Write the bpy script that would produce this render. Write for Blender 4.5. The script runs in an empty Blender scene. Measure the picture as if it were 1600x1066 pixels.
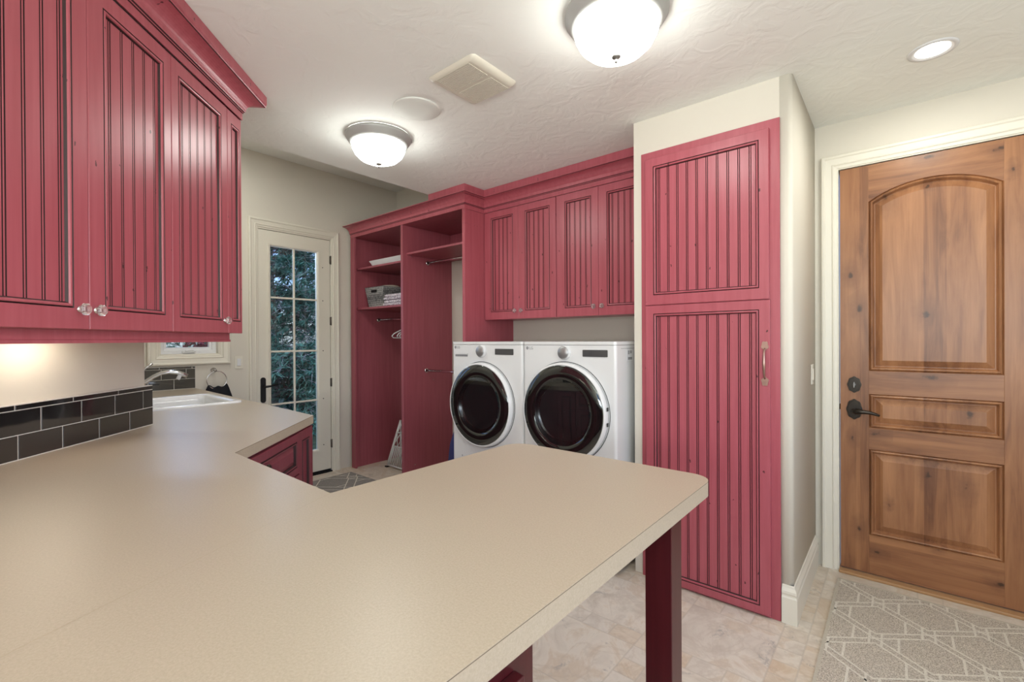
import bpy, bmesh, math, random
from mathutils import Vector, Matrix
from mathutils.geometry import tessellate_polygon
random.seed(7)
SC = bpy.context.scene
COL = SC.collection
R2 = math.sqrt(.5)

# ------------------------------------------------------------------ mesh builder
OFF = {}                                   # object -> origin of its root in authoring coordinates


class M:
    def __init__(s):
        s.v = []; s.f = []; s.m = []; s.sm = []

    def add(s, vs, fs, mi=0, smooth=False):
        b = len(s.v)
        s.v += [tuple(p) for p in vs]
        for i, f in enumerate(fs):
            s.f.append([b + k for k in f])
            s.m.append(mi[i] if isinstance(mi, list) else mi)
            s.sm.append(smooth)
        return s

    def box(s, x0, x1, y0, y1, z0, z1, mi=0):
        x0, x1 = min(x0, x1), max(x0, x1); y0, y1 = min(y0, y1), max(y0, y1); z0, z1 = min(z0, z1), max(z0, z1)
        vs = [(x0, y0, z0), (x1, y0, z0), (x1, y1, z0), (x0, y1, z0), (x0, y0, z1), (x1, y0, z1), (x1, y1, z1), (x0, y1, z1)]
        return s.add(vs, [(0, 3, 2, 1), (4, 5, 6, 7), (0, 1, 5, 4), (1, 2, 6, 5), (2, 3, 7, 6), (3, 0, 4, 7)], mi)

    def prism(s, poly, z0, z1, mi=0, mp=None, smooth=False):
        """polygon (u,v) extruded in w; mp maps (u,v,w) to xyz"""
        mp = mp or (lambda u, v, w: (u, v, w))
        n = len(poly)
        a = sum(poly[i][0] * poly[(i + 1) % n][1] - poly[(i + 1) % n][0] * poly[i][1] for i in range(n))
        if a < 0: poly = poly[::-1]
        vs = [mp(u, v, z0) for u, v in poly] + [mp(u, v, z1) for u, v in poly]
        tri = tessellate_polygon([[Vector((u, v, 0)) for u, v in poly]])
        fs = []
        for t in tri:
            t = list(t)
            A, B, C_ = (poly[k] for k in t)
            if (B[0] - A[0]) * (C_[1] - A[1]) - (C_[0] - A[0]) * (B[1] - A[1]) < 0: t = t[::-1]
            fs.append(tuple(n + k for k in t)); fs.append(tuple(t[::-1]))
        if n <= 4: fs = [tuple(range(n - 1, -1, -1)), tuple(range(n, 2 * n))]
        s.add(vs, fs, mi)
        b = len(s.v) - 2 * n
        for i in range(n):
            j = (i + 1) % n
            s.f.append([b + i, b + j, b + n + j, b + n + i]); s.m.append(mi); s.sm.append(smooth)
        return s

    def lathe(s, prof, c=(0, 0, 0), axis='z', n=32, mi=0, smooth=True, flip=False, a0=0):
        """prof: (radius, height); axis 'z', '-z', '-y' or '+x'"""
        vs = []; fs = []; mis = []
        for r, h in prof:
            for k in range(n):
                a = 2 * math.pi * k / n + a0
                p, q = r * math.cos(a), r * math.sin(a)
                if axis == 'z': d = (p, q, h)
                elif axis == '-z': d = (p, -q, -h)
                elif axis == '-y': d = (p, -h, q)
                elif axis == '+x': d = (h, p, q)
                else: d = (-h, -p, q)
                vs.append((c[0] + d[0], c[1] + d[1], c[2] + d[2]))
        for i in range(len(prof) - 1):
            for k in range(n):
                l = (k + 1) % n
                f = (i * n + k, i * n + l, (i + 1) * n + l, (i + 1) * n + k)
                fs.append(f[::-1] if flip else f)
                mis.append(mi[i] if isinstance(mi, list) else mi)
        s.add(vs, fs, mis, smooth)
        return s

    def disc(s, r, h, c, axis='z', n=32, mi=0, flip=False, a0=0):
        return s.lathe([(r, h), (1e-5, h)], c, axis, n, mi, False, flip, a0)

    def tube(s, pts, r, n=10, mi=0, cap=True, closed=False):
        pts = [Vector(p) for p in pts]
        N = len(pts)
        rs = r if isinstance(r, (list, tuple)) else [r] * N
        vs = []; fs = []
        prev = None
        for i, p in enumerate(pts):
            if closed: t = pts[(i + 1) % N] - pts[i - 1]
            else: t = pts[min(i + 1, N - 1)] - pts[max(i - 1, 0)]
            t.normalize()
            if prev is None:
                u = t.orthogonal().normalized()
            else:
                u = (prev - t * prev.dot(t)).normalized()
            prev = u
            w = t.cross(u)
            for k in range(n):
                a = 2 * math.pi * k / n
                vs.append(p + (u * math.cos(a) + w * math.sin(a)) * rs[i])
        for i in range(N if closed else N - 1):
            j = (i + 1) % N
            for k in range(n):
                l = (k + 1) % n
                fs.append((i * n + k, i * n + l, j * n + l, j * n + k))
        if cap and not closed:
            fs.append(tuple(range(n - 1, -1, -1))); fs.append(tuple((N - 1) * n + k for k in range(n)))
        return s.add(vs, fs, mi, True)

    def loops(s, rects, mp, mi=0, skip_bottom=False, cap=False):
        """nested rectangles (u0,u1,v0,v1,w), stitched; mp(u,v,w)->xyz"""
        vs = []
        for u0, u1, v0, v1, w in rects:
            vs += [mp(u0, v0, w), mp(u1, v0, w), mp(u1, v1, w), mp(u0, v1, w)]
        fs = []; ms = []
        for i in range(len(rects) - 1):
            for k in range(4):
                if skip_bottom and k == 0: continue
                l = (k + 1) % 4
                fs.append((i * 4 + k, i * 4 + l, i * 4 + 4 + l, i * 4 + 4 + k))
                ms.append(mi[i] if isinstance(mi, list) else mi)
        if cap:
            b = (len(rects) - 1) * 4
            fs.append((b, b + 1, b + 2, b + 3)); ms.append(mi[-1] if isinstance(mi, list) else mi)
        return s.add(vs, fs, ms)

    def sweep(s, path, prof, mi=0, cap=True):
        """path: 2-D polyline, prof: (offset to the right of travel, z); mitred"""
        P = [Vector(p) for p in path]
        n = len(P)
        rows = []
        for i in range(n):
            ds = []
            if i > 0: ds.append((P[i] - P[i - 1]).normalized())
            if i < n - 1: ds.append((P[i + 1] - P[i]).normalized())
            ns = [Vector((d.y, -d.x)) for d in ds]
            if len(ns) == 1: m = ns[0]
            else:
                m = (ns[0] + ns[1]).normalized(); m = m / m.dot(ns[0])
            rows.append([(P[i].x + m.x * o, P[i].y + m.y * o, z) for o, z in prof])
        k = len(prof)
        vs = [p for r in rows for p in r]
        fs = [(i * k + j, i * k + j + 1, (i + 1) * k + j + 1, (i + 1) * k + j) for i in range(n - 1) for j in range(k - 1)]
        ms = [mi[j] if isinstance(mi, list) else mi for i in range(n - 1) for j in range(k - 1)]
        if cap:
            m0 = mi[0] if isinstance(mi, list) else mi
            fs.append(tuple(range(k))); fs.append(tuple((n - 1) * k + j for j in range(k - 1, -1, -1))); ms += [m0, m0]
        return s.add(vs, fs, ms)

    def build(s, name, mats, parent=None, bevel=0, loc=None, rot=0, fixn=True, auto=True):
        me = bpy.data.meshes.new(name)
        off = OFF[parent] if parent is not None else (loc or (0, 0, 0))
        me.from_pydata([(a - off[0], b - off[1], c - off[2]) for a, b, c in s.v], [], s.f)
        for m in (mats if isinstance(mats, (list, tuple)) else [mats]): me.materials.append(m)
        for p, mi, sm in zip(me.polygons, s.m, s.sm):
            p.material_index = mi; p.use_smooth = sm
        if fixn:
            bm = bmesh.new(); bm.from_mesh(me)
            bmesh.ops.remove_doubles(bm, verts=bm.verts, dist=1e-5)
            bmesh.ops.recalc_face_normals(bm, faces=bm.faces)
            bm.to_mesh(me); bm.free()
        o = bpy.data.objects.new(name, me); COL.objects.link(o)
        if parent is not None:
            o.parent = parent
        else:
            o.rotation_euler = (0, 0, rot)
            o.location = Matrix.Rotation(rot, 3, 'Z') @ Vector(off)
        OFF[o] = off
        if bevel:
            b = o.modifiers.new('bevel', 'BEVEL'); b.width = bevel; b.segments = 2; b.limit_method = 'ANGLE'; b.angle_limit = math.radians(40)
        return o


def thing(name, label, cat, loc=(0, 0, 0), rot=0, group=None):
    o = bpy.data.objects.new(name, None); COL.objects.link(o)
    o.empty_display_size = .1
    o.rotation_euler = (0, 0, rot)
    o.location = Matrix.Rotation(rot, 3, 'Z') @ Vector(loc)
    OFF[o] = loc
    return tag(o, label, cat, group)


def tag(o, label, cat, group=None, kind=None):
    o['label'] = label; o['category'] = cat
    if group: o['group'] = group
    if kind: o['kind'] = kind
    return o


def struct(o, label=None):
    o['kind'] = 'structure'
    if label: o['label'] = label
    return o


def rrect(x0, x1, y0, y1, r, n=6):
    pts = []
    for cx, cy, a in ((x1 - r, y0 + r, -90), (x1 - r, y1 - r, 0), (x0 + r, y1 - r, 90), (x0 + r, y0 + r, 180)):
        for k in range(n + 1):
            t = math.radians(a + 90 * k / n)
            pts.append((cx + r * math.cos(t), cy + r * math.sin(t)))
    return pts


# ------------------------------------------------------------------ materials
def nt(name):
    m = bpy.data.materials.new(name); m.use_nodes = True
    t = m.node_tree
    b = t.nodes['Principled BSDF']
    return m, t, b


def N(t, typ, **kw):
    n = t.nodes.new(typ)
    for k, v in kw.items():
        if k.startswith('i_'):
            key = k[2:]
            n.inputs[int(key) if key.isdigit() else key].default_value = v
        else: setattr(n, k, v)
    return n


def simple(name, col, rough=.5, metal=0, spec=.5, coat=0):
    m, t, b = nt(name)
    b.inputs['Base Color'].default_value = (*col, 1)
    b.inputs['Roughness'].default_value = rough
    b.inputs['Metallic'].default_value = metal
    b.inputs['Specular IOR Level'].default_value = spec
    b.inputs['Coat Weight'].default_value = coat
    return m


def ramp(t, stops, fac):
    r = N(t, 'ShaderNodeValToRGB')
    e = r.color_ramp.elements
    while len(e) < len(stops): e.new(.5)
    for el, (p, c) in zip(e, stops):
        el.position = p; el.color = (*c, 1)
    t.links.new(fac, r.inputs[0])
    return r.outputs[0]


def coords(t, scale=(1, 1, 1), loc=(0, 0, 0), rot=(0, 0, 0), world=False):
    if world:
        src = N(t, 'ShaderNodeNewGeometry').outputs['Position']
    else:
        src = N(t, 'ShaderNodeTexCoord').outputs['Object']
    mp = N(t, 'ShaderNodeMapping')
    mp.inputs['Scale'].default_value = scale; mp.inputs['Location'].default_value = loc; mp.inputs['Rotation'].default_value = rot
    t.links.new(src, mp.inputs[0])
    return mp.outputs[0]


def noise(t, vec, scale, detail=4, rough=.55, dist=0):
    n = N(t, 'ShaderNodeTexNoise', i_Scale=scale, i_Detail=detail, i_Roughness=rough, i_Distortion=dist)
    t.links.new(vec, n.inputs['Vector'])
    return n.outputs[0]


def mathn(t, op, a, b=None, c=None, clamp=False):
    n = N(t, 'ShaderNodeMath', operation=op); n.use_clamp = clamp
    for i, x in enumerate((a, b, c)):
        if x is None: continue
        if isinstance(x, (int, float)): n.inputs[i].default_value = x
        else: t.links.new(x, n.inputs[i])
    return n.outputs[0]


def mixc(t, fac, a, b, mode='MIX'):
    n = N(t, 'ShaderNodeMix', data_type='RGBA', blend_type=mode)
    for i, x in ((0, fac), (6, a), (7, b)):
        if isinstance(x, (int, float)): n.inputs[i].default_value = x
        elif isinstance(x, tuple): n.inputs[i].default_value = (*x, 1)
        else: t.links.new(x, n.inputs[i])
    return n.outputs[2]


def bump(t, b, h, strength, dist=.01):
    n = N(t, 'ShaderNodeBump', i_Strength=strength, i_Distance=dist)
    t.links.new(h, n.inputs['Height']); t.links.new(n.outputs[0], b.inputs['Normal'])


def plaster(name, col, sc, st, rough=.75):
    m, t, b = nt(name)
    v = coords(t, world=True)
    a = noise(t, v, sc, 4, .5, 1.2)
    r = ramp(t, [(.42, (0, 0, 0)), (.62, (1, 1, 1))], a)
    b.inputs['Base Color'].default_value = (*col, 1)
    b.inputs['Roughness'].default_value = rough
    bump(t, b, r, st, .004)
    return m


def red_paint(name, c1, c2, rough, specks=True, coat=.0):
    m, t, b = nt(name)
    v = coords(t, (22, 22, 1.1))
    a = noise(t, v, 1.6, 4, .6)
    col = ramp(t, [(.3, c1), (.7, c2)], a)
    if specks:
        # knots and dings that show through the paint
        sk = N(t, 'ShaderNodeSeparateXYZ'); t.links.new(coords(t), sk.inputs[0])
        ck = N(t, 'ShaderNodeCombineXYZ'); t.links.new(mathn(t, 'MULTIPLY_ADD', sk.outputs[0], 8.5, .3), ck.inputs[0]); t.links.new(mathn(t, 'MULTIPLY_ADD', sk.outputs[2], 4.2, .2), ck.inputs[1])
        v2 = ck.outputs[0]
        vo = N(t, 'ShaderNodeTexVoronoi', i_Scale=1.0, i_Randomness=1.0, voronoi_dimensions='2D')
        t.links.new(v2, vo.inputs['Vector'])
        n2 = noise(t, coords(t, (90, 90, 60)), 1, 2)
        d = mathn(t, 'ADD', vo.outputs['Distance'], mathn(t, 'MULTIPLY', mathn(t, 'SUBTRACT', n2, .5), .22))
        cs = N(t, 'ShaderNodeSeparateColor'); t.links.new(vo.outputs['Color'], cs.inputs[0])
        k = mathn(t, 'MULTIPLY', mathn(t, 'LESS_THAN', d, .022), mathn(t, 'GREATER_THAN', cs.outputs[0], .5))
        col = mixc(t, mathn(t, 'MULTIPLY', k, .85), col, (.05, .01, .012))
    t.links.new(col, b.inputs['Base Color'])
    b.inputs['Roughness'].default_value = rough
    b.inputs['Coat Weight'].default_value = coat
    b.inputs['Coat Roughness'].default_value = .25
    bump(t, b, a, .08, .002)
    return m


RED = red_paint('red_paint', (.385, .080, .103), (.45, .108, .138), .33)
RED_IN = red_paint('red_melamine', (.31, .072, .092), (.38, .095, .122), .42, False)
RED_B = red_paint('base_red', (.17, .028, .042), (.22, .042, .060), .32)  # darker red for the base cabinets
RED_DK = red_paint('deep_red', (.050, .0055, .008), (.070, .009, .012), .3, False)  # darkest red, for toe kicks, leg and peninsula cabinet
GLAZE = simple('brown_glaze', (.030, .009, .010), .5)
WALL = plaster('wall_paint', (.69, .645, .56), 9, .10)
CEIL = plaster('ceiling_paint', (.87, .875, .835), 9, .26, .8)
TRIM = simple('trim_paint', (.76, .72, .62), .38)
WHITE = simple('white_enamel', (.78, .78, .78), .22, 0, .5, .3)
WHITE_PL = simple('white_plastic', (.74, .74, .75), .4)
SINKM = simple('sink_enamel', (.80, .80, .80), .14, 0, .5, .4)
CHROME = simple('chrome', (.75, .75, .76), .12, 1)
NICKEL = simple('brushed_nickel', (.30, .295, .285), .42, 1)
TRIMRING = simple('grey_metal_trim', (.40, .40, .385), .5, .25)
BRONZE = simple('dark_bronze', (.045, .038, .032), .3, .85)
COPPER = simple('aged_copper_pull', (.42, .27, .23), .32, .9)
BLACKM = simple('black_metal', (.012, .012, .013), .4, .3)
GREY = simple('grey_plastic', (.30, .30, .31), .35)
DGREY = simple('dark_display', (.07, .07, .072), .15, 0, .6)
DIALM = simple('dial_metal', (.42, .42, .42), .35, .7)
BLACKPL = simple('black_gasket', (.012, .012, .012), .35)
GROUT = simple('white_grout', (.70, .67, .62), .8)
CREAM = simple('vent_plastic', (.70, .66, .56), .5)
LINER = simple('laminate_seam', (.12, .085, .055), .6)
HINGE = simple('hinge_metal', (.16, .14, .12), .4, .8)
TOWELB = simple('black_terry', (.008, .008, .012), .95)
BLUEBAG = simple('navy_canvas', (.03, .035, .14), .8)
ALU = simple('drum_steel', (.45, .45, .45), .22, 1)
TUBG = simple('door_bowl_grey', (.16, .16, .165), .18)


def tile_mat():
    m, t, b = nt('black_glazed_tile')
    a = noise(t, coords(t), 3.0, 2)
    col = ramp(t, [(.3, (.010, .010, .011)), (.7, (.022, .021, .021))], a)
    t.links.new(col, b.inputs['Base Color'])
    b.inputs['Roughness'].default_value = .06
    b.inputs['IOR'].default_value = 1.9
    bump(t, b, noise(t, coords(t), 9, 1), .06, .01)
    return m


TILE = tile_mat()


def counter_mat():
    m, t, b = nt('cream_laminate')
    a = noise(t, coords(t), 260, 3, .7)
    col = ramp(t, [(.3, (.385, .318, .235)), (.7, (.46, .385, .297))], a)
    t.links.new(col, b.inputs['Base Color'])
    b.inputs['Roughness'].default_value = .34
    b.inputs['Specular IOR Level'].default_value = .45
    bump(t, b, noise(t, coords(t), 420, 2), .04, .001)
    return m


COUNTER = counter_mat()


def floor_mat():
    m, t, b = nt('travertine_tiles')
    pos = coords(t, world=True)
    sep = N(t, 'ShaderNodeSeparateXYZ'); t.links.new(pos, sep.inputs[0])
    P = .50

    def axis(o, x0):
        u = mathn(t, 'DIVIDE', mathn(t, 'SUBTRACT', o, x0), P)
        cell = mathn(t, 'FLOOR', u)
        f = mathn(t, 'MULTIPLY', mathn(t, 'FRACT', u), P)
        strip = mathn(t, 'LESS_THAN', f, .1)
        return cell, f, strip
    cx, fx, sx = axis(sep.outputs[0], -.42)
    cy, fy, sy = axis(sep.outputs[1], 1.945)

    def edge(f, positions, w=.0035):
        e = None
        for p in positions:
            k = mathn(t, 'LESS_THAN', mathn(t, 'ABSOLUTE', mathn(t, 'SUBTRACT', f, p)), w)
            e = k if e is None else mathn(t, 'MAXIMUM', e, k)
        return e
    gx = edge(fx, (0, .1, .5)); gy = edge(fy, (0, .1, .5))
    dx = edge(fx, (.23, .37)); dy = edge(fy, (.20, .30, .40))
    g = mathn(t, 'MAXIMUM', gx, gy)
    g = mathn(t, 'MAXIMUM', g, mathn(t, 'MULTIPLY', dx, sy))
    g = mathn(t, 'MAXIMUM', g, mathn(t, 'MULTIPLY', dy, sx))
    # a number for each tile
    def seg(f, c, ps):
        a = c
        for i, p in enumerate(ps): a = mathn(t, 'ADD', a, mathn(t, 'MULTIPLY', mathn(t, 'GREATER_THAN', f, p), .137))
        return a
    ix = mathn(t, 'ADD', seg(fx, cx, (.1,)), mathn(t, 'MULTIPLY', sy, seg(fx, 0.0, (.23, .37))))
    iy = mathn(t, 'ADD', seg(fy, cy, (.1,)), mathn(t, 'MULTIPLY', sx, seg(fy, 0.0, (.2, .3, .4))))
    cmb = N(t, 'ShaderNodeCombineXYZ'); t.links.new(ix, cmb.inputs[0]); t.links.new(iy, cmb.inputs[1])
    wn = N(t, 'ShaderNodeTexWhiteNoise', noise_dimensions='3D'); t.links.new(cmb.outputs[0], wn.inputs['Vector'])
    # each tile its own piece of stone
    vm = N(t, 'ShaderNodeVectorMath', operation='MULTIPLY_ADD')
    t.links.new(wn.outputs['Color'], vm.inputs[0]); vm.inputs[1].default_value = (7, 7, 7); t.links.new(pos, vm.inputs[2])
    a = noise(t, vm.outputs[0], 3.6, 8, .62, 1.6)
    c = noise(t, vm.outputs[0], 5.0, 5, .6, .8)
    col = ramp(t, [(.28, (.40, .31, .23)), (.42, (.60, .52, .43)), (.52, (.70, .62, .52)), (.60, (.58, .45, .32)), (.74, (.74, .67, .58))], a)
    vein = ramp(t, [(.44, (0, 0, 0)), (.485, (1, 1, 1)), (.53, (0, 0, 0))], noise(t, vm.outputs[0], 2.4, 7, .6, 2.5))
    col = mixc(t, mathn(t, 'MULTIPLY', vein, .45), col, (.44, .34, .25))
    grey = ramp(t, [(.60, (0, 0, 0)), (.68, (1, 1, 1))], c)
    holes = ramp(t, [(.47, (0, 0, 0)), (.56, (1, 1, 1))], noise(t, vm.outputs[0], 34, 4, .7, 1.0))
    col = mixc(t, mathn(t, 'MULTIPLY', mathn(t, 'MULTIPLY', grey, holes), .85), col, (.20, .18, .165))
    col = mixc(t, .36, col, ramp(t, [(0, (.60, .46, .33)), (.5, (.70, .63, .54)), (1, (.66, .62, .58))], wn.outputs['Value']))
    col = mixc(t, mathn(t, 'MULTIPLY', g, .45), col, (.48, .42, .35))
    t.links.new(col, b.inputs['Base Color'])
    b.inputs['Roughness'].default_value = .42
    bump(t, b, mathn(t, 'SUBTRACT', mathn(t, 'MULTIPLY', a, .25), g), .35, .003)
    return m


FLOOR = floor_mat()


def alder(name, vertical=True):
    m, t, b = nt(name)
    rot = (0, 0, 0)
    sc = (9, 9, .8) if vertical else (.8, 9, 9)
    v = coords(t, sc)
    g = noise(t, v, 2.2, 6, .6, .8)
    fine = noise(t, coords(t, (160, 160, 4) if vertical else (4, 160, 160)), 1, 2)
    # planks of slightly different tone
    sep = N(t, 'ShaderNodeSeparateXYZ'); t.links.new(coords(t), sep.inputs[0])
    pl = mathn(t, 'FLOOR', mathn(t, 'DIVIDE', sep.outputs[0 if vertical else 2], .093))
    wn = N(t, 'ShaderNodeTexWhiteNoise', noise_dimensions='1D'); t.links.new(pl, wn.inputs['W'])
    big = noise(t, coords(t, (1.2, 1.2, .9)), 2.6, 3)
    f = mathn(t, 'ADD', mathn(t, 'MULTIPLY', g, .62), mathn(t, 'MULTIPLY', wn.outputs['Value'], .16))
    f = mathn(t, 'ADD', f, mathn(t, 'MULTIPLY', fine, .12))
    f = mathn(t, 'ADD', f, mathn(t, 'MULTIPLY', big, .14))
    col = ramp(t, [(.30, (.115, .042, .020)), (.50, (.29, .125, .055)), (.68, (.40, .185, .082)), (.85, (.46, .23, .11))], f)
    vo = N(t, 'ShaderNodeTexVoronoi', i_Scale=1.0, i_Randomness=1.0)
    vo.voronoi_dimensions = '2D'
    sk = N(t, 'ShaderNodeSeparateXYZ'); t.links.new(coords(t), sk.inputs[0])
    ck = N(t, 'ShaderNodeCombineXYZ')
    t.links.new(mathn(t, 'MULTIPLY_ADD', sk.outputs[0], 6.4 if vertical else 3.4, 3.37), ck.inputs[0]); t.links.new(mathn(t, 'MULTIPLY_ADD', sk.outputs[2], 3.4 if vertical else 6.4, 1.61), ck.inputs[1])
    t.links.new(ck.outputs[0], vo.inputs['Vector'])
    d = mathn(t, 'ADD', vo.outputs['Distance'], mathn(t, 'MULTIPLY', mathn(t, 'SUBTRACT', noise(t, coords(t), 24, 4), .5), .34))
    cs = N(t, 'ShaderNodeSeparateColor'); t.links.new(vo.outputs['Color'], cs.inputs[0])
    has = mathn(t, 'GREATER_THAN', cs.outputs[0], .62)
    size = mathn(t, 'MULTIPLY_ADD', cs.outputs[1], .9, .45)
    d = mathn(t, 'DIVIDE', d, size)
    halo = mathn(t, 'MULTIPLY', ramp(t, [(.02, (1, 1, 1)), (.40, (0, 0, 0))], d), has)
    core = mathn(t, 'MULTIPLY', ramp(t, [(.01, (1, 1, 1)), (.07, (0, 0, 0))], d), has)
    col = mixc(t, mathn(t, 'MULTIPLY', halo, .62), col, (.15, .062, .032))
    col = mixc(t, mathn(t, 'MULTIPLY', core, .8), col, (.035, .017, .011))
    t.links.new(col, b.inputs['Base Color'])
    b.inputs['Roughness'].default_value = .36
    bump(t, b, fine, .05, .001)
    return m


ALD_V = alder('knotty_alder_upright', True)
ALD_H = alder('knotty_alder_level', False)
OAK = simple('oak_threshold', (.42, .23, .10), .45)
BROWNB = simple('brown_board', (.20, .085, .04), .5)


def rug_mat(name, a, b_):
    m, t, b = nt(name)
    n = noise(t, coords(t), 230, 2, .8)
    col = ramp(t, [(.36, a), (.64, b_)], n)
    t.links.new(col, b.inputs['Base Color'])
    b.inputs['Roughness'].default_value = .95
    b.inputs['Specular IOR Level'].default_value = .1
    bump(t, b, n, .8, .006)
    return m


RUG = rug_mat('taupe_pile', (.30, .25, .20), (.80, .71, .60))
RUGL = rug_mat('cream_pile', (.66, .60, .51), (.86, .80, .70))
RUGE = rug_mat('cream_binding', (.52, .46, .37), (.62, .56, .46))
RUG2 = rug_mat('grey_pile', (.21, .19, .17), (.42, .385, .35))


def glass(name, tint=(.95, .97, .97), fac_min=0.0, rough=0.0, gt=(1, 1, 1)):
    m = bpy.data.materials.new(name); m.use_nodes = True
    t = m.node_tree; t.nodes.clear()
    out = N(t, 'ShaderNodeOutputMaterial')
    tr = N(t, 'ShaderNodeBsdfTransparent'); tr.inputs[0].default_value = (*tint, 1)
    gl = N(t, 'ShaderNodeBsdfGlossy'); gl.inputs['Roughness'].default_value = rough; gl.inputs[0].default_value = (*gt, 1)
    fr = N(t, 'ShaderNodeFresnel', i_IOR=1.5)
    mx = N(t, 'ShaderNodeMixShader')
    t.links.new(mathn(t, 'ADD', fr.outputs[0], fac_min, clamp=True), mx.inputs[0]); t.links.new(tr.outputs[0], mx.inputs[1]); t.links.new(gl.outputs[0], mx.inputs[2])
    t.links.new(mx.outputs[0], out.inputs[0])
    return m


PANE = glass('window_glass')
PORT = glass('smoked_glass', (.38, .39, .40), .06, .01, (.90, .96, .96))
BLACKG = simple('black_glass', (.006, .006, .006), .03, 0, .5)
BLACKG.node_tree.nodes['Principled BSDF'].inputs['IOR'].default_value = 2.0
BLACKG.node_tree.nodes['Principled BSDF'].inputs['Specular Tint'].default_value = (.90, .96, .96, 1)
mG, tG, bG = nt('crystal_glass')
bG.inputs['Base Color'].default_value = (.98, .93, .92, 1); bG.inputs['Transmission Weight'].default_value = .9; bG.inputs['Roughness'].default_value = .04
CRYSTAL = mG


def emit(name, col, st):
    m, t, b = nt(name)
    b.inputs['Base Color'].default_value = (.9, .9, .88, 1)
    b.inputs['Emission Color'].default_value = (*col, 1); b.inputs['Emission Strength'].default_value = st
    b.inputs['Roughness'].default_value = .3
    return m


DOME = emit('lit_opal_glass', (.96, .985, .93), 20.0)
LEDM = emit('lit_led_lens', (1.0, .95, .86), 9.0)
STRIPM = emit('lit_strip_lens', (1.0, .88, .72), 12.0)


def weave_mat():
    m, t, b = nt('grey_woven_strands')
    v = coords(t, (1, 1, 1))
    ck = N(t, 'ShaderNodeTexVoronoi', i_Scale=48.0, i_Randomness=.25); t.links.new(v, ck.inputs['Vector'])
    col = ramp(t, [(.2, (.42, .41, .39)), (.55, (.20, .20, .20)), (.7, (.07, .07, .075))], ck.outputs['Distance'])
    t.links.new(col, b.inputs['Base Color']); b.inputs['Roughness'].default_value = .7
    bump(t, b, ck.outputs['Distance'], .8, .004)
    return m


WEAVE = weave_mat()


def cloth_mat(name, stops, sc):
    m, t, b = nt(name)
    a = noise(t, coords(t), sc, 2, .5, 1.5)
    t.links.new(ramp(t, stops, a), b.inputs['Base Color']); b.inputs['Roughness'].default_value = .9
    return m


PURPLE = cloth_mat('purple_print_cloth', [(.44, (.70, .66, .72)), (.50, (.16, .09, .17)), (.58, (.72, .66, .70))], 26)
LINEN = simple('cream_linen', (.60, .54, .45), .9)
LEAF = cloth_mat('pine_needles', [(.3, (.03, .12, .09)), (.5, (.09, .24, .17)), (.7, (.26, .42, .33))], 4)
BARK = simple('pale_bark', (.60, .58, .58), .8)
REDLEAF = cloth_mat('red_leaves', [(.35, (.10, .012, .02)), (.65, (.35, .09, .10))], 9)
LAWN = cloth_mat('lawn', [(.3, (.04, .07, .03)), (.7, (.12, .16, .07))], 6)

# ------------------------------------------------------------------ measures (metres)
YB, XG, ZC, XE, ZR = 3.368, -4.617, 2.671, -3.177, 3.165
YA, XS = 2.568, -.388
XRW, YFW = 1.75, -1.9
ZK = .986
ROT = math.radians(135)                    # frame of the diagonal wall: x = s along it, y = -d


def dg(s, d): return ((d - s) * R2, (d + s) * R2)


# ------------------------------------------------------------------ room shell
struct(M().box(-4.75, XRW + .1, YFW - .1, 3.5, -.1, 0).build('floor', FLOOR), 'travertine tile floor')
c = M()
c.box(XE, XRW + .1, YFW - .1, 3.5, ZC, ZR + .1)
c.box(-4.75, XE, YFW - .1, 3.5, ZR, ZR + .1)
struct(c.build('ceiling', CEIL), 'hand-trowelled cream ceiling, raised over the garden door')

w = M()                                    # garden side wall with openings for window and garden door
DY0, DY1, DZ1 = 1.778, 2.530, 2.462
WY0, WY1, WZ0, WZ1 = 1.035, 1.471, 1.268, 2.30
x0, x1 = XG - .13, XG
w.box(x0, x1, YFW, WY0, 0, ZR); w.box(x0, x1, WY0, WY1, 0, WZ0); w.box(x0, x1, WY0, WY1, WZ1, ZR)
w.box(x0, x1, WY1, DY0, 0, ZR); w.box(x0, x1, DY0, DY1, DZ1, ZR); w.box(x0, x1, DY1, YB + .12, 0, ZR)
struct(w.build('wall_garden', WALL), 'cream wall with the garden door and window')
w = M()
BX0, BX1, BZ1 = -.283, .668, 2.405
w.box(XG, BX0, YB, YB + .12, 0, ZR); w.box(BX0, BX1, YB, YB + .12, BZ1, ZC); w.box(BX1, XRW, YB, YB + .12, 0, ZC)
struct(w.build('wall_back', WALL), 'cream wall behind the washers and around the wooden door')
# the two walls behind the camera have wide openings added for fill light
w = M()
w.box(XRW, XRW + .1, YFW, -.6, 0, ZC); w.box(XRW, XRW + .1, 2.2, YB + .12, 0, ZC); w.box(XRW, XRW + .1, -.6, 2.2, 0, .95); w.box(XRW, XRW + .1, -.6, 2.2, 2.45, ZC)
struct(w.build('wall_right', WALL), 'cream wall with a wide opening added for fill light, behind the camera')
w = M()
w.box(XG, -.35, YFW - .1, YFW, 0, ZR); w.box(1.55, XRW, YFW - .1, YFW, 0, ZC); w.box(-.35, 1.55, YFW - .1, YFW, 0, .95); w.box(-.35, 1.55, YFW - .1, YFW, 2.45, ZC)
struct(w.build('wall_front', WALL), 'cream wall with a wide opening added for fill light, behind the camera')
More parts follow.
